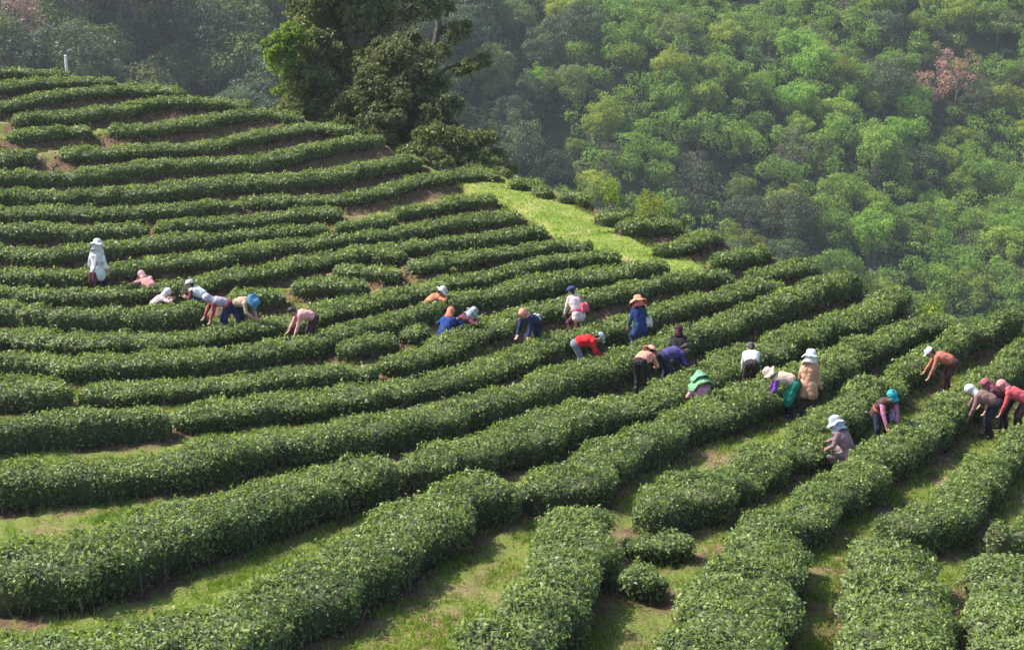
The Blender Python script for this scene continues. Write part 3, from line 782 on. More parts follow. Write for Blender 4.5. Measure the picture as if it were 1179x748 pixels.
def lobed_tree(name, label, cat, base, lobes_px, trunk_paths, leaf, per, mat, seed, barkm, group=None, shell=.5, extra=None):
    """lobes_px: (px, py, depth, radius in photograph pixels, squash)"""
    r = np.random.default_rng(seed)
    e = link(name, None, loc=Vector(base)); tag(e, label, cat, group)
    base = np.asarray(base)
    L = []
    for (px, py, d, rp, sq) in lobes_px:
        c = at_depth(px, py, d) - base; w = rp * d / FPX
        L.append((*c, w * .62, w * .62, w * sq * .62))
        for k in range(15):      # smaller clumps break the lobe up
            o_ = r.normal(size=3); o_ /= np.linalg.norm(o_); o_[2] = abs(o_[2]) * .9 - .2
            q = c + o_ * w * np.array([.85, .85, .8 * sq]); ww = w * r.uniform(.18, .42)
            L.append((*q, ww, ww, ww * .85))
    v, q, t = lobe_leaves(L, per, leaf, r, shell, .2, .5, .6)
    link("crown", mesh_np("crown", v, q, mats=[M[mat]], attrs=dict(tint=t), smooth=False), e)
    parts = []
    for path, rad in trunk_paths:
        pth = [np.asarray(p) - base for p in path]
        m = []
        for a, b in zip(pth[:-1], pth[1:]):
            m += [a, (a + b) / 2 + r.normal(0, .06, 3)]
        m.append(pth[-1])
        parts.append(tube(m, np.linspace(rad[0], rad[1], len(m)), 8))
    tv, tq = join(parts)
    link("trunk", mesh_np("trunk", tv, tq, mats=[barkm]), e)
    return e

def on_ground(px, d):
    p = at_depth(px, 160, d); p[2] = float(ground(p[0], p[1])); return p

M['bigdark'] = leaf_mat("big_tree_leaf", [(0, (.06, .08, .024)), (.5, (.125, .15, .048)), (.85, (.19, .195, .075)), (1, (.29, .25, .12))], .5, .35, .35)
M['brownleaf'] = leaf_mat("brownish_leaf", [(0, (.055, .078, .026)), (.5, (.105, .13, .045)), (1, (.24, .23, .10))], .55, .35, .3, tcol=(1.3, 1.2, .7))
M['lime'] = leaf_mat("lime_leaf", [(0, (.07, .12, .018)), (.5, (.13, .21, .025)), (.9, (.24, .29, .035)), (1, (.40, .34, .05))], .45, .45, .35)

M['yellow'] = leaf_mat("yellow_green_leaf", [(0, (.13, .16, .02)), (.5, (.24, .27, .03)), (1, (.42, .38, .05))], .5, .4, .3)
D0 = 73.0
b = on_ground(405, D0)
P_ = lambda x, y, d=D0: at_depth(x, y, d)
lobed_tree("big_tree", "huge dark leafy tree rising over the crest, its forked trunk showing", "tree", b,
    [(372, 118, 72, 42, 1), (350, 95, 71, 30, 1), (392, 70, 73, 40, 1.1), (372, 25, 74, 42, 1), (425, 30, 74, 46, 1), (465, 10, 75, 38, .9), (405, -25, 74, 60, .8), (355, 140, 71, 30, .9),
     (390, 145, 70, 28, .9), (415, 160, 69, 24, .9), (410, 120, 70, 24, 1), (325, 135, 71, 18, .9), (360, 60, 72, 30, 1), (345, -5, 74, 26, .9), (490, -30, 76, 30, .7), (440, 70, 74, 22, 1)],
    [([b, P_(404, 110), P_(406, 62), P_(400, 10), P_(404, -30)], (.55, .16)), ([P_(406, 75), P_(418, 45), P_(430, 5), P_(445, -20)], (.28, .08)), ([P_(404, 105), P_(385, 70), P_(368, 30)], (.24, .07)),
     ([P_(405, 120), P_(378, 118), P_(358, 100)], (.2, .06)), ([P_(418, 48), P_(450, 25), P_(475, 5)], (.16, .05))],
    .22, 1050, 'bigdark', 41, M['bark_dark'])
b = on_ground(462, 68)
lobed_tree("leafy_tree", "broad brownish green tree leaning on the big dark tree's right side", "tree", b,
    [(455, 75, 68, 34, 1), (432, 92, 67, 22, 1.1), (480, 95, 68, 34, 1), (462, 120, 67, 40, .9), (500, 125, 68, 34, .9), (445, 58, 68, 20, .9), (490, 65, 69, 22, .9), (440, 140, 66, 28, .9), (480, 155, 67, 34, .8), (450, 165, 66, 24, .9), (425, 115, 67, 22, 1), (470, 50, 69, 18, 1), (505, 150, 67, 24, 1), (475, 178, 65, 22, .8)],
    [([b, P_(460, 130, 68), P_(458, 90, 68), P_(452, 60, 68)], (.38, .08)), ([P_(460, 125, 68), P_(480, 100, 68), P_(490, 70, 68)], (.2, .06))],
    .21, 1050, 'brownleaf', 42, M['bark_dark'])
b = on_ground(332, 76)
lobed_tree("lime_tree", "small lime green tree catching the sun at the big tree's left edge", "tree", b,
    [(322, 55, 70, 20, 1.2), (335, 42, 70, 20, 1), (312, 66, 70, 13, 1), (328, 72, 70, 19, 1.1), (345, 62, 75, 18, 1.2), (318, 78, 76, 12, 1.1), (338, 85, 75, 16, 1.1), (328, 105, 75, 14, 1), (352, 38, 76, 14, .9), (340, 120, 75, 16, .9)],
    [([b, P_(335, 110, 76), P_(332, 75, 76), P_(336, 45, 76)], (.2, .05))], .21, 900, 'lime', 43, M['bark'])
b = on_ground(505, 80)
lobed_tree("gaunt_tree", "gaunt tree with bare reaching branches ending in dark leaf tufts", "tree", b,
    [(522, 40, 80, 17, 1.3), (512, 12, 80, 13, 1.2), (548, 74, 80, 17, .55), (530, 82, 80, 15, .6), (556, 66, 80, 9, .7), (505, 60, 80, 15, .9), (500, -20, 80, 26, .9), (536, 30, 80, 9, .8)],
    [([b, P_(500, 130, 80), P_(498, 80, 80), P_(505, 30, 80), P_(502, -20, 80)], (.4, .1)), ([P_(498, 95, 80), P_(515, 78, 80), P_(540, 84, 80), P_(552, 70, 80)], (.16, .04)), ([P_(500, 70, 80), P_(516, 52, 80), P_(524, 30, 80)], (.14, .04)),
     ([P_(540, 84, 80), P_(545, 95, 80), P_(543, 101, 80)], (.05, .02))],
    .22, 850, 'bigdark', 44, M['bark_dark'])
b = on_ground(555, 66)
lobed_tree("bushy_tree", "low dark bushy tree right of the big tree, above the lawn's tip", "tree", b,
    [(545, 170, 66, 22, .9), (560, 160, 66, 14, 1), (522, 165, 65, 24, .9), (572, 182, 66, 14, .9), (552, 188, 65, 22, .8), (500, 160, 65, 26, 1), (588, 196, 66, 8, .8), (525, 185, 65, 20, .8), (500, 185, 64, 20, .8), (540, 200, 64, 18, .6), (575, 202, 64, 14, .6), (475, 175, 64, 16, .8)],
    [([b, P_(553, 175, 66), P_(558, 150, 66)], (.2, .05)), ([P_(553, 178, 66), P_(530, 165, 66)], (.1, .04))], .2, 1050, 'bigdark', 45, M['bark_dark'])
# ------------------------------------------------------------------ ridge shrubs
def shrub(label, px, py, rp, mat, seed, sq=.8, leaf=.10, n=4, group=None):
    r = np.random.default_rng(seed)
    c = cast(px, min(py + rp * .6, 740))[0]
    tc_ = math.atan2(c[0], c[1]); rc_ = math.hypot(c[0], c[1]); rm_ = min(rc_, float(crest(tc_)) + .35); c[0] *= rm_ / rc_; c[1] *= rm_ / rc_
    sc = project(c)[2] / FPX; w = rp * sc
    c[2] = float(ground(c[0], c[1]))
    e = link("shrub", None, loc=Vector(c)); tag(e, label, "shrub", group)
    L = []
    for i in range(n):
        L.append((r.normal(0, w * .42), r.normal(0, w * .35), w * sq * r.uniform(.5, .95), w * r.uniform(.4, .62), w * r.uniform(.4, .6), w * sq * r.uniform(.4, .6)))
    v, q, t = lobe_leaves(L, 950, leaf, r, .3, 0, .5, .7)
    link("crown", mesh_np("crown", v, q, mats=[M[mat]], attrs=dict(tint=t), smooth=False), e)
    parts = [tube([(0, 0, -.1), (l[0] * .5, l[1] * .5, l[2] * .5), (l[0], l[1], l[2])], [.03, .02, .01], 5) for l in L]
    tv, tq = join(parts); link("trunk", mesh_np("trunk", tv, tq, mats=[M['bark']]), e)
shrub("bright lime shrub on the ridge between two small tea bushes and the stacked hedge ends", 703, 232, 22, 'lime', 71, sq=1.5)
shrub("yellow green shrub on the ridge behind the stacked tea hedge ends", 750, 244, 22, 'yellow', 72, sq=1.4)
shrub("dark green shrub at the right end of the yellow green shrub", 778, 243, 15, 'mid', 73, sq=1.6)
shrub("leafy shrub drooping over the end of the dark sided stacked hedge", 788, 258, 11, 'mid', 74, sq=1.3)
shrub("pale green shrub on the right ridge just past the longest rows' ends", 1072, 352, 20, 'lime', 75, sq=1.2)
shrub("low green shrub on the ridge between the pale shrub and the right edge", 1115, 364, 17, 'mid', 76, sq=1.1)
shrub("small green shrub right of the tall ridge hedge end's tip", 998, 328, 11, 'mid', 77)
shrub("round green shrub at the right edge where the ridge meets the far forest", 1160, 374, 16, 'mid', 78, sq=1.1)
shrub("bright weed shrub in the gap below the lawn's left rows", 322, 372, 10, 'lime', 79, sq=.5)
shrub("bright green shrub sprouting at the foot of the small middle gap", 520, 308, 8, 'lime', 80, sq=.6)

# thin white post on the crest
pb = cast(77, 86)[0]
e = link("marker_post", None, loc=Vector(pb)); tag(e, "thin white post standing on the upper left crest", "post")
M['white_paint'] = plain_mat("weathered_white_paint", (.55, .55, .53), (.72, .72, .70), 6, .7, .2)
v, q = tube([(0, 0, -.2), (0, 0, .62), (0.01, 0, .84)], [.06, .058, .055], 10)
link("shaft", mesh_np("shaft", v, q, mats=[M['white_paint']]), e)
v, q = tube([(.01, 0, .84), (.01, 0, .87), (.01, 0, .90)], [.075, .075, .02], 10)
link("cap", mesh_np("cap", v, q, mats=[M['white_paint']]), e)

# ------------------------------------------------------------------ grass between the rows
rg = np.random.default_rng(5)
sp_all = np.vstack([np.c_[h['spine'], h['W'] * .5] for h in HL])
kd2 = kdtree.KDTree(len(sp_all))
for i, p in enumerate(sp_all): kd2.insert((p[0], p[1], 0), i)
kd2.balance()
def inside_hedge(x, y, f=.86):
    _, i, dd = kd2.find((x, y, 0)); return dd < sp_all[i, 2] * f
def grass_patch(n, rlo, rhi, size, name_seed):
    r = np.random.default_rng(name_seed)
    t = np.radians(r.uniform(-21, 21, n)); q = np.sqrt(r.uniform(rlo ** 2, rhi ** 2, n))
    x, y = q * np.sin(t), q * np.cos(t)
    keep = wave_noise(np.stack([x, y], -1), .28, 91) + wave_noise(np.stack([x, y], -1), .9, 92) * .6 + r.normal(0, .5, n) > -.1
    keep &= q < crest(t)
    x, y = x[keep], y[keep]
    keep = np.array([not inside_hedge(a, b_) for a, b_ in zip(x, y)], bool)
    x, y = x[keep], y[keep]
    return x, y, size
batches = [grass_patch(90000, 13, 24, .055, 1), grass_patch(70000, 24, 38, .075, 2), grass_patch(40000, 38, 66, .11, 3)]
# the short bright lawn
lx = rg.uniform(_lawn[:, 0].min(), _lawn[:, 0].max(), 60000); ly = rg.uniform(_lawn[:, 1].min(), _lawn[:, 1].max(), 60000)
k = in_poly(lx + rg.normal(0, .3, lx.size), ly + rg.normal(0, .3, lx.size), _lawn[:, :2])
def blades(x, y, size, r, nb=3, bright=0.):
    n = len(x); z = ground(x, y)
    if size > .05: z = z + np.array([bank(a, b_)[0] for a, b_ in zip(x, y)])
    V, Tt = [], []
    patch = .15 * wave_noise(np.stack([x, y], -1), .5, 95)
    for b_ in range(nb):
        a = r.uniform(0, 6.28, n); h_ = size * r.uniform(.5, 1.3, n); w = size * .16
        ox, oy = r.normal(0, size * .3, n), r.normal(0, size * .3, n)
        lean = r.uniform(.1, .8, n) * h_
        bx, by = x + ox, y + oy
        p0 = np.stack([bx - np.sin(a) * w, by + np.cos(a) * w, z - .01], -1); p1 = np.stack([bx + np.sin(a) * w, by - np.cos(a) * w, z - .01], -1)
        p2 = np.stack([bx + np.cos(a) * lean, by + np.sin(a) * lean, z + h_], -1)
        V.append(np.stack([p0, p1, p2], 1)); Tt.append(np.repeat(np.clip(r.normal(.5 + bright, .2, n) + patch, 0, 1), 3))
    V = np.concatenate(V).reshape(-1, 3)
    return V, np.arange(len(V)).reshape(-1, 3), np.concatenate(Tt)
allV, allT, allA, o_ = [], [], [], 0
for x, y, s_ in batches + [(lx[k], ly[k], .038)]:
    v, t, a = blades(x, y, s_, rg, 3, 0)
    allV.append(v); allT.append(t + o_); allA.append(a); o_ += len(v)
tag(link("grass", mesh_np("grass", np.vstack(allV), None, np.vstack(allT), [M['grass']], None, dict(tint=np.concatenate(allA)))),
    "short bright green grass between the tea rows and on the ridge lawn", "grass", kind="stuff")

# dead leaves and clods on the bare soil under the rows
rl = np.random.default_rng(15)
ki = rl.integers(0, len(fp), 70000)
pp = fp[ki] + rl.normal(0, .17, (len(ki), 2))
ok_ = np.hypot(pp[:, 0], pp[:, 1]) < crest(np.arctan2(pp[:, 0], pp[:, 1])); pp = pp[ok_]
zz_ = ground(pp[:, 0], pp[:, 1]) + np.array([bank(a, b_)[0] for a, b_ in pp]) + .012
sz = np.clip(np.hypot(pp[:, 0], pp[:, 1]) * .0026, .05, .12) * rl.uniform(.6, 1.4, len(pp))
v, q = leaf_quads(np.c_[pp, zz_], np.array([0, 0, 1.]) + rl.normal(0, .45, (len(pp), 3)), sz, sz * .6, rl, .16)
M['litter'] = leaf_mat("dead_leaf", [(0, (.06, .035, .022)), (.5, (.14, .085, .05)), (.85, (.26, .17, .10)), (1, (.38, .29, .18))], rough=.85, trans=.08, spec=.15, tcol=(1.2, 1, .8))
tag(link("leaf_litter", mesh_np("leaf_litter", v, q, mats=[M['litter']], attrs=dict(tint=np.repeat(np.clip(rl.normal(.45, .25, len(pp)), 0, 1), 4)))),
    "brown dead leaves and clods on the soil under the tea rows", "leaf litter", kind="stuff")

# ------------------------------------------------------------------ hazy air of the valley
hzm, nt, out = new_mat("valley_haze")
pv = nt.nodes.new("ShaderNodeVolumePrincipled"); pv.inputs["Color"].default_value = (.80, .88, 1, 1); pv.inputs["Density"].default_value = HAZE
pv.inputs["Anisotropy"].default_value = .2
nt.links.new(pv.outputs[0], out.inputs["Volume"])
x0, x1, y0, y1, z0, z1 = -480, 480, -60, 520, -92, 95
Vb = [(x0, y0, z0), (x1, y0, z0), (x1, y1, z0), (x0, y1, z0), (x0, y0, z1), (x1, y0, z1), (x1, y1, z1), (x0, y1, z1)]
Fb = [(0, 3, 2, 1), (4, 5, 6, 7), (0, 1, 5, 4), (1, 2, 6, 5), (2, 3, 7, 6), (3, 0, 4, 7)]
if HAZE > 0:
    tag(link("haze", mesh_np("haze", Vb, Fb, mats=[hzm], smooth=False)), kind="stuff")
# ------------------------------------------------------------------ tea pickers
def cap_mesh(p0, r0, p1, r1, seg=12):
    p0 = np.asarray(p0, float); p1 = np.asarray(p1, float)
    d = p1 - p0; L = np.linalg.norm(d)
    d = d / L if L > 1e-6 else np.array([0, 0, 1.0])
    a = np.cross(d, [0.2, .3, .93] if abs(d[2]) < .9 else [1, 0, 0]); a /= np.linalg.norm(a); b = np.cross(d, a)
    rings = [(p0 - d * r0 * math.cos(t), r0 * math.sin(t)) for t in (.35, .8, 1.25)] + [(p1 - d * r1 * math.cos(t), r1 * math.sin(t)) for t in (1.6, 2.05, 2.5, 2.8)]
    V = [p0 - d * r0]
    for c, rr in rings:
        for k in range(seg):
            t = 2 * math.pi * k / seg; V.append(c + rr * (math.cos(t) * a + math.sin(t) * b))
    V.append(p1 + d * r1)
    F = []
    for k in range(seg): F.append((0, 1 + (k + 1) % seg, 1 + k))
    for i in range(len(rings) - 1):
        for k in range(seg):
            q0 = 1 + i * seg; F.append((q0 + k, q0 + (k + 1) % seg, q0 + seg + (k + 1) % seg, q0 + seg + k))
    e = len(V) - 1; q0 = 1 + (len(rings) - 1) * seg
    for k in range(seg): F.append((q0 + k, q0 + (k + 1) % seg, e))
    return V, F

def fuse(name, caps, voxel, mat, smooth=2, deci=None, solid=None):
    """one continuous surface grown round a set of tapered limbs"""
    V, F = [], []
    for c in caps:
        v, f = cap_mesh(*c) if len(c) == 4 else c
        o = len(V); V += [tuple(x) for x in v]; F += [tuple(i + o for i in x) for x in f]
    me = bpy.data.meshes.new(name); me.from_pydata(V, [], F); me.update()
    ob = bpy.data.objects.new(name, me); COL.objects.link(ob)
    m = ob.modifiers.new("r", 'REMESH'); m.mode = 'VOXEL'; m.voxel_size = voxel; m.use_smooth_shade = True
    if smooth:
        s = ob.modifiers.new("s", 'SMOOTH'); s.iterations = smooth; s.factor = .5
    if deci:
        d = ob.modifiers.new("d", 'DECIMATE'); d.ratio = deci
    dg = bpy.context.evaluated_depsgraph_get(); dg.update()
    out = bpy.data.meshes.new_from_object(ob.evaluated_get(dg)); out.name = name
    bpy.data.objects.remove(ob); bpy.data.meshes.remove(me)
    out.materials.clear(); out.materials.append(mat)
    for p in out.polygons: p.use_smooth = True
    return out

def lathe(profile, seg=20, arc=(0, 2 * math.pi)):
    full = abs(arc[1] - arc[0] - 2 * math.pi) < 1e-6
    V, F = [], []; n = len(profile); cols = seg if full else seg + 1
    for k in range(cols):
        t = arc[0] + (arc[1] - arc[0]) * k / seg
        for (rr, z) in profile: V.append((rr * math.cos(t), rr * math.sin(t), z))
    for k in range(seg):
        a, b = k * n, ((k + 1) % cols) * n
        for i in range(n - 1): F.append((a + i, b + i, b + i + 1, a + i + 1))
    return V, F

_fab = {}
def fabric(c):
    k0 = c
    if c not in _fab:
        key = k0
        if max(c) - min(c) > .12: c = tuple(.9 * (x ** 1.18) for x in c)
        c2 = tuple(min(.85, x * 1.3 + .015) for x in c); c1 = tuple(x * .62 for x in c)
        _fab[key] = plain_mat("cloth_%s" % len(_fab), c1, c2, 7, .9, 1.0, 14, spec=.2)
    return _fab[k0]
M['skin'] = plain_mat("skin", (.30, .17, .11), (.38, .22, .15), 20, .55, .1)
M['hair'] = plain_mat("black_hair", (.012, .010, .010), (.03, .025, .022), 60, .5, .3)
M['eye'] = plain_mat("dark_eye", (.02, .015, .012), (.03, .02, .015), 20, .3, 0)
M['shoe'] = plain_mat("rubber_boot", (.03, .03, .035), (.05, .05, .055), 15, .5, .1)

def two_bone(a, c, l1, l2, pole):
    a, c, pole = map(lambda q: np.asarray(q, float), (a, c, pole))
    d = c - a; L = np.linalg.norm(d); L2 = min(L, (l1 + l2) * .995); d = d / (L + 1e-9)
    c = a + d * L2
    x = (l1 * l1 - l2 * l2 + L2 * L2) / (2 * L2); hgt = math.sqrt(max(l1 * l1 - x * x, 0))
    p = pole - (pole @ d) * d; p /= np.linalg.norm(p) + 1e-9
    return a + d * x + p * hgt, c

def rot_to(up, fwd):
    up = up / np.linalg.norm(up); f = fwd - (fwd @ up) * up; f /= np.linalg.norm(f); r_ = np.cross(f, up)
    return np.stack([r_, f, up], 1)      # columns: right, forward, up

def picker(sp, label, pxy, yaw, lean, top, bottom, hat, hatc, squat=0.0, hands=None, scarf=None, coat=0.0, bulk=1.12, skirt=None, head_pitch=None, sleeve=None, twist=0, belt=None, size=1.46):
    k = size / 1.58
    lr = math.radians(lean)
    hipz = (.86 - squat) * k
    base = cast(pxy[0], pxy[1], hipz)[0]
    F_ = lambda a: np.array([0, math.sin(a), math.cos(a)])
    hip = np.array([0, -.16 * math.sin(lr) * k - squat * .25, hipz])
    waist = hip + F_(lr * .75) * .17 * k
    chest = waist + F_(lr * 1.0) * .19 * k
    neck = chest + F_(lr * 1.12) * .15 * k
    hp = lr * .55 + .15 if head_pitch is None else math.radians(head_pitch)
    headc = neck + F_(hp) * .17 * k
    hup = F_(hp)
    hfw = np.array([0, math.cos(hp), -math.sin(hp)])
    X = np.array([1.0, 0, 0])
    sh = [chest + F_(lr * 1.1) * .105 * k + s * X * .155 * k for s in (-1, 1)]
    if hands is None:
        if lean > 25 or squat > .2: hands = [(-.17, hip[1] + .26 + .30 * math.sin(lr), .50), (.13, hip[1] + .34 + .30 * math.sin(lr), .55)]
        else: hands = [(-.27, .06, .68), (.26, .10, .70)]
    arms = []
    for s, shp, h_ in zip((-1, 1), sh, hands):
        el, wr = two_bone(shp, np.array(h_) * np.array([1, 1, k]), .265 * k, .235 * k, (s * .7, -.6, -.1) if lean > 25 else (s * .25, -1, 0))
        arms.append((shp, el, wr))
    legs = []
    for s in (-1, 1):
        hj = hip + s * X * .085 * k + np.array([0, 0, -.02])
        an = np.array([s * .12 * k, hip[1] * .25 + s * .05 * (1 if lean > 20 else .4), .085])
        kn, an2 = two_bone(hj, an, .405 * k, .385 * k, (s * .25, 1, 0))
        legs.append((hj, kn, an2))
    R = rot_to(hup, hfw)
    hd = lambda x, y, z: headc + R @ (np.array([x, y, z]) * k)
    body = [(hip + X * .06 * k, .115 * k, hip - X * .06 * k, .115 * k), (hip, .12 * k, waist, .105 * k), (waist + X * .03, .10 * k, chest + X * .05 * k, .115 * k), (waist - X * .03, .10 * k, chest - X * .05 * k, .115 * k),
            (sh[0], .058 * k, sh[1], .058 * k), (neck - hup * .06 * k, .056 * k, headc, .05 * k),
            (hd(0, .0, .03), .092 * k, hd(0, .035, -.06), .064 * k), (hd(0, -.02, .035), .093 * k, hd(0, .0, .03), .09 * k),
            (hd(0, .09, .02), .012 * k, hd(0, .108, -.022), .017 * k), (hd(-.088, 0, .01), .014 * k, hd(-.09, -.01, -.025), .012 * k), (hd(.088, 0, .01), .014 * k, hd(.09, -.01, -.025), .012 * k),
            (hd(-.022, .086, -.058), .011 * k, hd(.022, .086, -.058), .011 * k)]
    for shp, el, wr in arms:
        body += [(shp, .052 * k, el, .038 * k), (el, .038 * k, wr, .026 * k)]
        d = wr - el; d /= np.linalg.norm(d); side = np.cross(d, [0, 1, .2]); side /= np.linalg.norm(side)
        curl = np.cross(side, d); curl = curl if curl[1] > 0 else -curl
        palm = wr + d * .075
        body += [(wr + side * .018, .020, palm + side * .022, .018), (wr - side * .018, .020, palm - side * .022, .018)]
        for q, ln in zip((-.034, -.012, .012, .034), (.062, .075, .078, .06)):
            m1 = palm + side * q + d * ln * .55 + curl * .012; m2 = m1 + d * ln * .35 + curl * ln * .4
            body += [(palm + side * q, .0105, m1, .0098), (m1, .0098, m2, .0085)]
        s0 = wr + side * (.03 if shp[0] < 0 else -.03) + d * .02
        body += [(s0, .013, s0 + side * (.03 if shp[0] < 0 else -.03) + d * .03 + curl * .01, .0115)]
    for hj, kn, an in legs:
        body += [(hj, .088 * k, kn, .057 * k), (kn, .056 * k, an, .038 * k), (an, .036 * k, an + np.array([0, .12, -.05]) * k, .028 * k)]
    e = link("person", None, loc=Vector((0, 0, 0))); tag(e, label, "person", "tea pickers at work between the rows")
    link("body", fuse("body", body, .0088, M['skin'], 1, .35), e)
    # jacket
    hem = hip - F_(lr * .3) * .10 * k
    jk = [(hem + X * .07 * k, .135 * k, hip + X * .06 * k, .13 * k), (hem - X * .07 * k, .135 * k, hip - X * .06 * k, .13 * k), (hip, .138 * k, waist, .128 * k), (waist + X * .045, .122 * k, chest + X * .06 * k, .135 * k), (waist - X * .045, .122 * k, chest - X * .06 * k, .135 * k),
          (sh[0] + X * .02, .082 * k, sh[1] - X * .02, .082 * k), (chest, .13 * k, neck, .075 * k)]
    if lean > 55: jk = [(waist * .8 + hip * .2 + q * X * .05, .125 * k, waist + q * X * .05, .125 * k) for q in (-1, 1)] + jk[3:]
    if coat > 0:
        low = np.array([hip[0], hip[1] * .6, hip[2] - coat])
        for s in (-1, 1): jk.append((hip + s * X * .06, .13 * k, low + s * X * .09, .135 * k))
    jk = [(c_[0], c_[1] * bulk, c_[2], c_[3] * bulk) for c_ in jk]
    slv = []
    for shp, el, wr in arms:
        slv += [(shp, .072 * k, el, .056 * k), (el, .056 * k, el * .08 + wr * .92, .042 * k)]
    if sleeve is None: jk += slv
    link("jacket", fuse("jacket", jk, .016, fabric(top), 3, .6), e)
    if sleeve is not None:
        for i in (0, 1): link("sleeve", fuse("sleeve", slv[2 * i:2 * i + 2], .014, fabric(sleeve), 2, .6), e)
    tr = [(hip + X * .065 * k, .124 * k, hip - X * .065 * k, .124 * k), (hip, .122 * k, waist * .5 + hip * .5, .115 * k)]
    for hj, kn, an in legs:
        tr += [(hj, .104 * k, kn, .077 * k), (kn, .077 * k, an * .94 + kn * .06, .062 * k)]
    link("trousers", fuse("trousers", tr, .018, fabric(bottom), 3, .6), e)
    if skirt:
        sk = []
        for hj, kn, an in legs: sk += [(hip, .13 * k, hj, .13 * k), (hj, .128 * k, kn + np.array([0, .02, -.08]), .125 * k)]
        sk.append((legs[0][1], .12, legs[1][1], .12))
        link("skirt", fuse("skirt", sk, .02, fabric(skirt), 4, .6), e)
    if belt:
        bd = np.cross(X, F_(lr * .75)); 
        v, f = lathe([(.150 * k, -.035), (.158 * k, 0), (.150 * k, .035)], 24)
        Rb = rot_to(F_(lr * .6), np.array([0, 1.0, -.01])); c0 = hip * .55 + waist * .45
        v = [tuple(c0 + Rb @ (np.array(q) * np.array([1.22, 1, 1]))) for q in v]
        me = bpy.data.meshes.new("sash"); me.from_pydata(v, [], f); me.materials.append(fabric(belt))
        o = link("sash", me, e); s_ = o.modifiers.new("thick", 'SOLIDIFY'); s_.thickness = .012
    for hj, kn, an in legs:
        link("boot", fuse("boot", [(an + np.array([0, -.02, .06]), .055, an + np.array([0, -.02, -.035]), .05), (an + np.array([0, -.02, -.04]), .045, an + np.array([0, .13, -.05]), .037)], .012, M['shoe'], 2, .5), e)
    for s in (-1, 1):
        v, f = cap_mesh(hd(s * .034, .085, .012), .011, hd(s * .036, .0855, .012), .011, 8)
        me = bpy.data.meshes.new("eye"); me.from_pydata([tuple(q) for q in v], [], f); me.materials.append(M['eye']); link("eye", me, e)
    link("hair", fuse("hair", [(hd(0, -.03, .045), .098 * k, hd(0, -.015, .055), .096 * k), (hd(0, -.06, .0), .075 * k, hd(0, -.075, -.07), .045 * k)], .013, M['hair'], 1, .5), e)
    # headgear
    def placed(nm, v, f, col, thick=.008, off=(0, -.01, .05), sx=1.0):
        hs = sum(ord(c_) for c_ in label); va = np.array(v); rad_ = np.hypot(va[:, 0], va[:, 1]); an_ = np.arctan2(va[:, 1], va[:, 0])
        va[:, 2] += np.clip(rad_ - .1, 0, 1) * (.35 * np.sin(2 * an_ + hs) + .22 * np.sin(3 * an_ + 2 * hs) + .12 * np.sin(7 * an_ + hs)); va[:, :2] *= (1 + .05 * np.sin(3 * an_ + hs) + .03 * np.sin(8 * an_ + hs * .7))[:, None]
        v = [tuple(hd(*(q * np.array([sx, 1, 1]) + np.array(off)))) for q in va]
        me = bpy.data.meshes.new(nm); me.from_pydata(v, [], f); me.update(); me.materials.append(fabric(col))
        for p in me.polygons: p.use_smooth = True
        o = link(nm, me, e); s_ = o.modifiers.new("thick", 'SOLIDIFY'); s_.thickness = thick
        return o
    if hat == 'bucket':
        v, f = lathe([(.001, .112), (.06, .11), (.098, .085), (.112, .02), (.118, -.005), (.165, -.035), (.205, -.062)])
        placed("hat", v, f, hatc)
    elif hat == 'wide':
        v, f = lathe([(.001, .125), (.055, .12), (.095, .09), (.112, .02), (.125, .0), (.19, -.02), (.25, -.06)])
        placed("hat", v, f, hatc)
    elif hat == 'cap':
        v, f = lathe([(.001, .085), (.06, .078), (.10, .05), (.116, .0), (.118, -.02)])
        placed("cap", v, f, hatc)
        v, f = lathe([(.112, -.015), (.15, -.022), (.19, -.04)], 8, (math.radians(50), math.radians(130)))
        placed("cap_brim", v, f, hatc)
    elif hat == 'cone':
        v, f = lathe([(.001, .16), (.05, .135), (.11, .06), (.19, -.02), (.23, -.055)])
        placed("hat", v, f, hatc)
    elif hat == 'hood':
        link("headscarf", fuse("headscarf", [(hd(0, -.035, .05), .115 * k, hd(0, -.02, .05), .113 * k), (hd(0, -.05, .0), .105 * k, hd(0, -.055, -.12), .10 * k), (hd(-.05, -.06, -.13), .08 * k, hd(.05, -.06, -.13), .08 * k)], .015, fabric(hatc), 2, .6), e)
    if scarf:
        v, f = lathe([(.118, .0), (.128, -.07), (.145, -.14), (.19, -.21)] if hat != 'cone' else [(.12, .0), (.15, -.08), (.22, -.16), (.31, -.25)], 16, (math.radians(-215), math.radians(35)))
        placed("neck_cloth", v, f, scarf, .008)
    r_ = math.radians(yaw); 
    # stand the figure on the slope, hip on the surveyed sight line
    Rz = np.array([[math.cos(r_), math.sin(r_)], [-math.sin(r_), math.cos(r_)]])
    off = Rz @ hip[:2]
    x, y = base[0] - off[0], base[1] - off[1]
    g = float(ground(x, y)); 
    e.location = (x, y, g + .01); e.rotation_euler = (0, 0, -r_)
    tot = Rz @ ((hip + neck) / 2)[:2] + np.array([x, y])
    KEEP_OUT.append((tot[0], tot[1], .12))
    W = lambda p: np.array([*(Rz @ np.asarray(p)[:2] + np.array([x, y])), p[2] + g + .01])
    return dict(obj=e, W=W, hip=hip, waist=waist, chest=chest, sh=sh, k=k, yaw=r_, lean=lr, hands=[a[2] for a in arms])

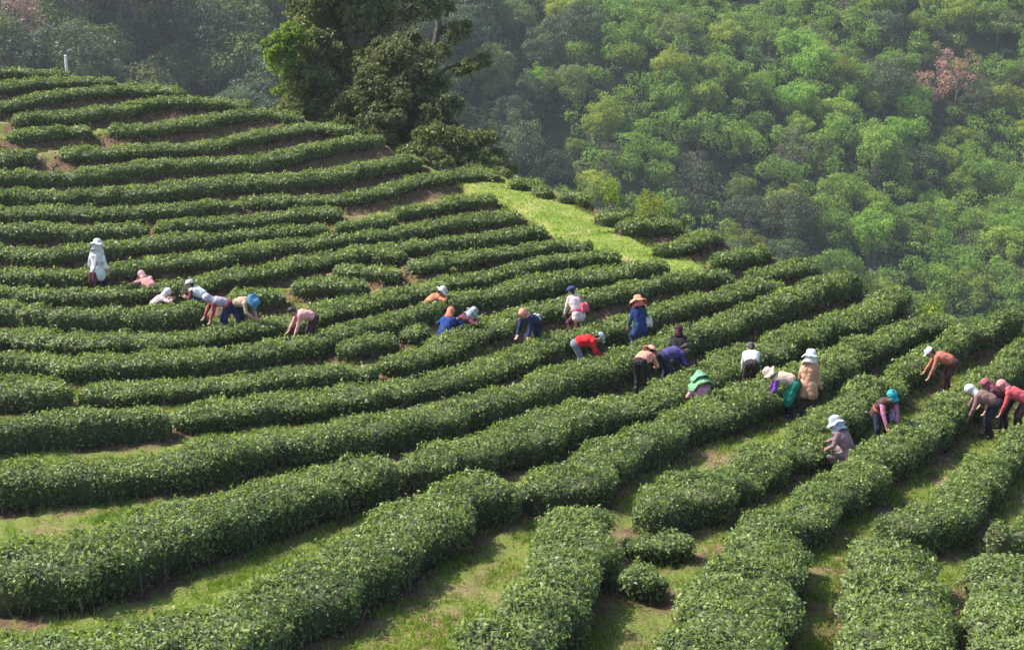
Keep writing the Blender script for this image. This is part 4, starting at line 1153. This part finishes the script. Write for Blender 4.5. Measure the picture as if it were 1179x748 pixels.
def bag(label, P, at, color, size=(.16, .10, .20), strap=None, tilt=0.0):
    """soft picking bag with a strap, hung on a picker"""
    c = P['W'](at); sx, sy, sz = size
    e = link("picking_bag", None, loc=Vector(c)); e.rotation_euler = (tilt, 0, -P['yaw'])
    tag(e, label, "bag", "picking bags carried by the pickers")
    caps = []
    for s in (-1, 1):
        for t in (-1, 1):
            caps.append(((s * sx * .55, t * sy * .35, -sz * .75), sx * .52, (s * sx * .42, t * sy * .25, sz * .55), sx * .36))
    link("pouch", fuse("pouch", caps, .02, fabric(color), 3, .6), e)
    if strap:
        iv = lambda p: np.array(Matrix.Rotation(-tilt, 3, 'X') @ Vector(np.asarray(p) - np.asarray(at)))
        v, q = tube([(0, 0, sz * .7), *[iv(p) for p in strap]], [.014] * (len(strap) + 1), 6)
        link("strap", mesh_np("strap", v, q, mats=[fabric((.08, .075, .08))]), e)

WHITE = (.66, .66, .68); LGREY = (.40, .42, .45); NAVY = (.018, .03, .085); BLACK = (.015, .014, .016); MAROON = (.12, .03, .04)
ORANGE = (.75, .22, .13); PINK = (.72, .38, .36); PEACH = (.62, .36, .26); RED = (.62, .03, .035); BLUE = (.025, .075, .26); TEAL = (.02, .28, .20); PURPLE = (.10, .08, .24)
S = None
p = picker(S, "picker standing upright in a long white coat and white hat, upper left", (112, 309), 25, 6, WHITE, BLACK, 'wide', (.74, .72, .70), scarf=(.70, .66, .66), coat=.22, hands=[(-.44, .06, .72), (.40, .04, .70)], size=1.6, bulk=1.14)
bag("maroon bag at the back of the white coated standing picker", p, (-.03, -.19, .66), MAROON, (.13, .09, .15), [(.10, -.17, 1.0), (.12, -.05, 1.22)])
picker(S, "picker in pink with a rose hood, sunk low behind the hedge nearest the white coat", (176, 334), -50, 62, PINK, BLACK, 'hood', (.70, .40, .42), squat=.58)
picker(S, "picker in pale pink with a pale hood, leaning over the hedge below the white coat", (174, 355), 75, 56, (.72, .52, .52), BLACK, 'hood', (.74, .62, .62), squat=.58)
picker(S, "picker in a white shirt and white cap bent to reach over the hedge", (237, 343), -85, 62, WHITE, NAVY, 'cap', (.78, .76, .66), squat=.42, sleeve=(.20, .07, .07), head_pitch=15)
picker(S, "picker with maroon sleeves and grey lavender headscarf bending low beside the blue hat", (263, 351), -118, 78, (.40, .33, .40), NAVY, 'hood', (.50, .45, .52), sleeve=(.42, .08, .10), belt=(.5, .05, .08))
picker(S, "picker in a beige shirt and a sky blue brimmed hat bent double", (270, 350), 112, 86, (.50, .38, .28), NAVY, 'wide', (.12, .32, .48), head_pitch=80)
picker(S, "picker in a pink top stooping with a black bundle of hair and dark trousers", (362, 366), -112, 80, (.80, .40, .38), (.05, .025, .035), 'none', BLACK)
picker(S, "picker in an orange shirt and pale hat, only the shoulders showing over the hedge", (490, 353), 78, 55, (.62, .25, .14), BLACK, 'bucket', (.62, .60, .54), squat=.58)
picker(S, "picker in a blue dress with an orange headscarf, crouching with the back turned", (511, 384), 25, 46, BLUE, NAVY, 'hood', (.85, .27, .18), squat=.55)
picker(S, "picker in a plum jacket and grey bucket hat reaching along the hedge", (523, 377), 78, 60, (.20, .07, .10), BLACK, 'bucket', (.38, .42, .45), scarf=(.36, .40, .42), squat=.5)
p = picker(S, "picker in navy blue with a salmon headscarf stooping with a white bag", (617, 372), -140, 66, NAVY, BLACK, 'hood', (.78, .36, .30), skirt=(.014, .014, .03))
bag("white bag on the back of the navy clad stooping picker", p, (.08, -.26, .88), WHITE, (.12, .08, .14), [(.02, -.02, 1.0)])
p = picker(S, "picker in a pinkish white shirt and navy cap with a red sash", (666, 361), -35, 34, (.80, .62, .62), MAROON, 'cap', (.06, .08, .22), squat=.14, belt=(.72, .10, .16))
bag("rose red bag at the hip of the pinkish white shirted picker", p, (.13, -.20, .84), (.75, .16, .22), (.13, .09, .13), [(.05, .05, 1.05)])
p = picker(S, "picker standing in a navy dress and a wide coral hat with hanging cloth", (737, 375), -20, 16, (.03, .07, .20), NAVY, 'wide', (.88, .36, .26), scarf=(.86, .26, .20), coat=.2, squat=.12)
bag("cream bag at the right hip of the coral hatted picker", p, (.23, -.06, .78), (.70, .62, .52), (.12, .10, .15), [(.12, -.12, 1.05), (-.05, -.08, 1.18)])
picker(S, "picker in a bright red shirt and grey trousers bent flat over the hedge", (662, 396), 88, 84, RED, (.16, .17, .20), 'cap', (.30, .38, .38), head_pitch=60)
picker(S, "picker in a coral jacket and black trousers bent away, seen from behind", (737, 417), 28, 92, (.82, .36, .28), BLACK, 'bucket', (.82, .40, .30))
picker(S, "picker in a violet jacket bent over between the coral jacket and the green cape", (763, 410), 70, 88, PURPLE, (.02, .025, .06), 'none', BLACK)
picker(S, "picker in black, thin and half hidden behind the violet jacketed one", (781, 410), 5, 28, BLACK, BLACK, 'hood', (.05, .015, .02), squat=.3)
picker(S, "picker crouching in a green hat with a spreading green cape", (811, 468), -15, 34, (.66, .36, .40), BLACK, 'cone', (.22, .42, .27), squat=.48, scarf=(.22, .46, .24))
picker(S, "picker in a white shirt and dark trousers bent away, showing a broad back", (865, 419), 8, 80, (.74, .76, .78), (.045, .03, .035), 'none', BLACK)
picker(S, "picker in a teal skirt and cream top with a purple sleeve, bending low", (916, 441), -78, 84, (.62, .50, .40), BLACK, 'bucket', (.60, .50, .42), skirt=TEAL, sleeve=(.22, .08, .42))
picker(S, "picker standing tall in a peach coat with a high white headscarf", (931, 442), 30, 4, (.60, .36, .25), (.07, .04, .05), 'bucket', (.72, .78, .74), scarf=(.74, .74, .68), coat=.22)
p = picker(S, "picker in a dark brown apron and teal hat bending towards the slope's foot", (1013, 472), 165, 55, (.07, .035, .03), (.015, .02, .035), 'cap', (.03, .36, .40), sleeve=(.55, .22, .34), belt=(.55, .16, .12), head_pitch=25)
bag("pale lilac bag hanging beside the teal hatted picker", p, (-.26, .0, .70), (.56, .44, .66), (.10, .09, .16), [(-.10, .1, 1.0)])
picker(S, "picker in a mauve jacket and grey hat with neck cloth, crouching at a ragged hedge", (978, 521), -62, 32, (.34, .22, .24), (.2, .15, .15), 'bucket', (.50, .54, .64), squat=.40, scarf=(.46, .48, .58))
picker(S, "picker in a salmon shirt, white cap and dark maroon trousers at the far right row", (1098, 418), -80, 78, (.52, .20, .14), (.07, .018, .022), 'cap', WHITE)
picker(S, "picker in a mauve brown jacket with a white head cloth, dark trousers, bending", (1147, 465), -75, 76, (.20, .115, .105), (.02, .018, .03), 'hood', (.72, .66, .62))
picker(S, "picker with a dusty pink hood and dark jacket just behind the mauve brown one", (1164, 458), -80, 74, (.085, .03, .04), BLACK, 'hood', (.34, .12, .14))
picker(S, "picker in a rose red shirt cut by the right edge of the photo", (1182, 462), -75, 70, (.62, .13, .15), (.10, .05, .05), 'hood', (.70, .30, .30))

for h in HL: build_hedge(h)
print("LEAVES", NLEAF)
# ------------------------------------------------------------------ light, camera, render settings
w = bpy.data.worlds.new("World"); scene.world = w; w.use_nodes = True
wn = w.node_tree; bg = wn.nodes["Background"]
sky = wn.nodes.new("ShaderNodeTexSky"); sky.sky_type = 'NISHITA'; sky.sun_disc = False
SUN = np.array(SUN_DIR); SUN = SUN / np.linalg.norm(SUN)
sky.sun_elevation = math.asin(SUN[2]); sky.sun_rotation = math.atan2(SUN[0], SUN[1])
sky.air_density = 1.0; sky.dust_density = 1.5
wn.links.new(sky.outputs[0], bg.inputs[0]); bg.inputs[1].default_value = SKY_STRENGTH
ld = bpy.data.lights.new("sun", 'SUN'); ld.energy = SUN_STRENGTH; ld.angle = math.radians(.6); ld.color = (1, .93, .82)
lo = bpy.data.objects.new("sun", ld); COL.objects.link(lo)
lo.rotation_euler = Vector((-SUN[0], -SUN[1], -SUN[2])).to_track_quat('-Z', 'Y').to_euler()
lo.location = (0, 0, 60)
cd = bpy.data.cameras.new("camera"); cd.lens = LENS; cd.sensor_width = 36; cd.sensor_fit = 'HORIZONTAL'
cd.clip_end = 3000; cd.clip_start = .1
co = bpy.data.objects.new("camera", cd); COL.objects.link(co)
co.location = CAM; co.rotation_euler = (math.pi / 2 - PITCH, 0, 0)
scene.camera = co
vs = scene.view_settings; vs.view_transform = 'Standard'; vs.look = 'None'; vs.gamma = 1; vs.exposure = EXPOSURE; vs.use_curve_mapping = False
cy = scene.cycles
cy.max_bounces = 6; cy.diffuse_bounces = 3; cy.glossy_bounces = 2; cy.transmission_bounces = 4; cy.transparent_max_bounces = 6
cy.volume_bounces = 0; cy.caustics_reflective = False; cy.caustics_refractive = False
cy.use_adaptive_sampling = True; cy.adaptive_threshold = .02
cy.use_denoising = USE_DENOISE
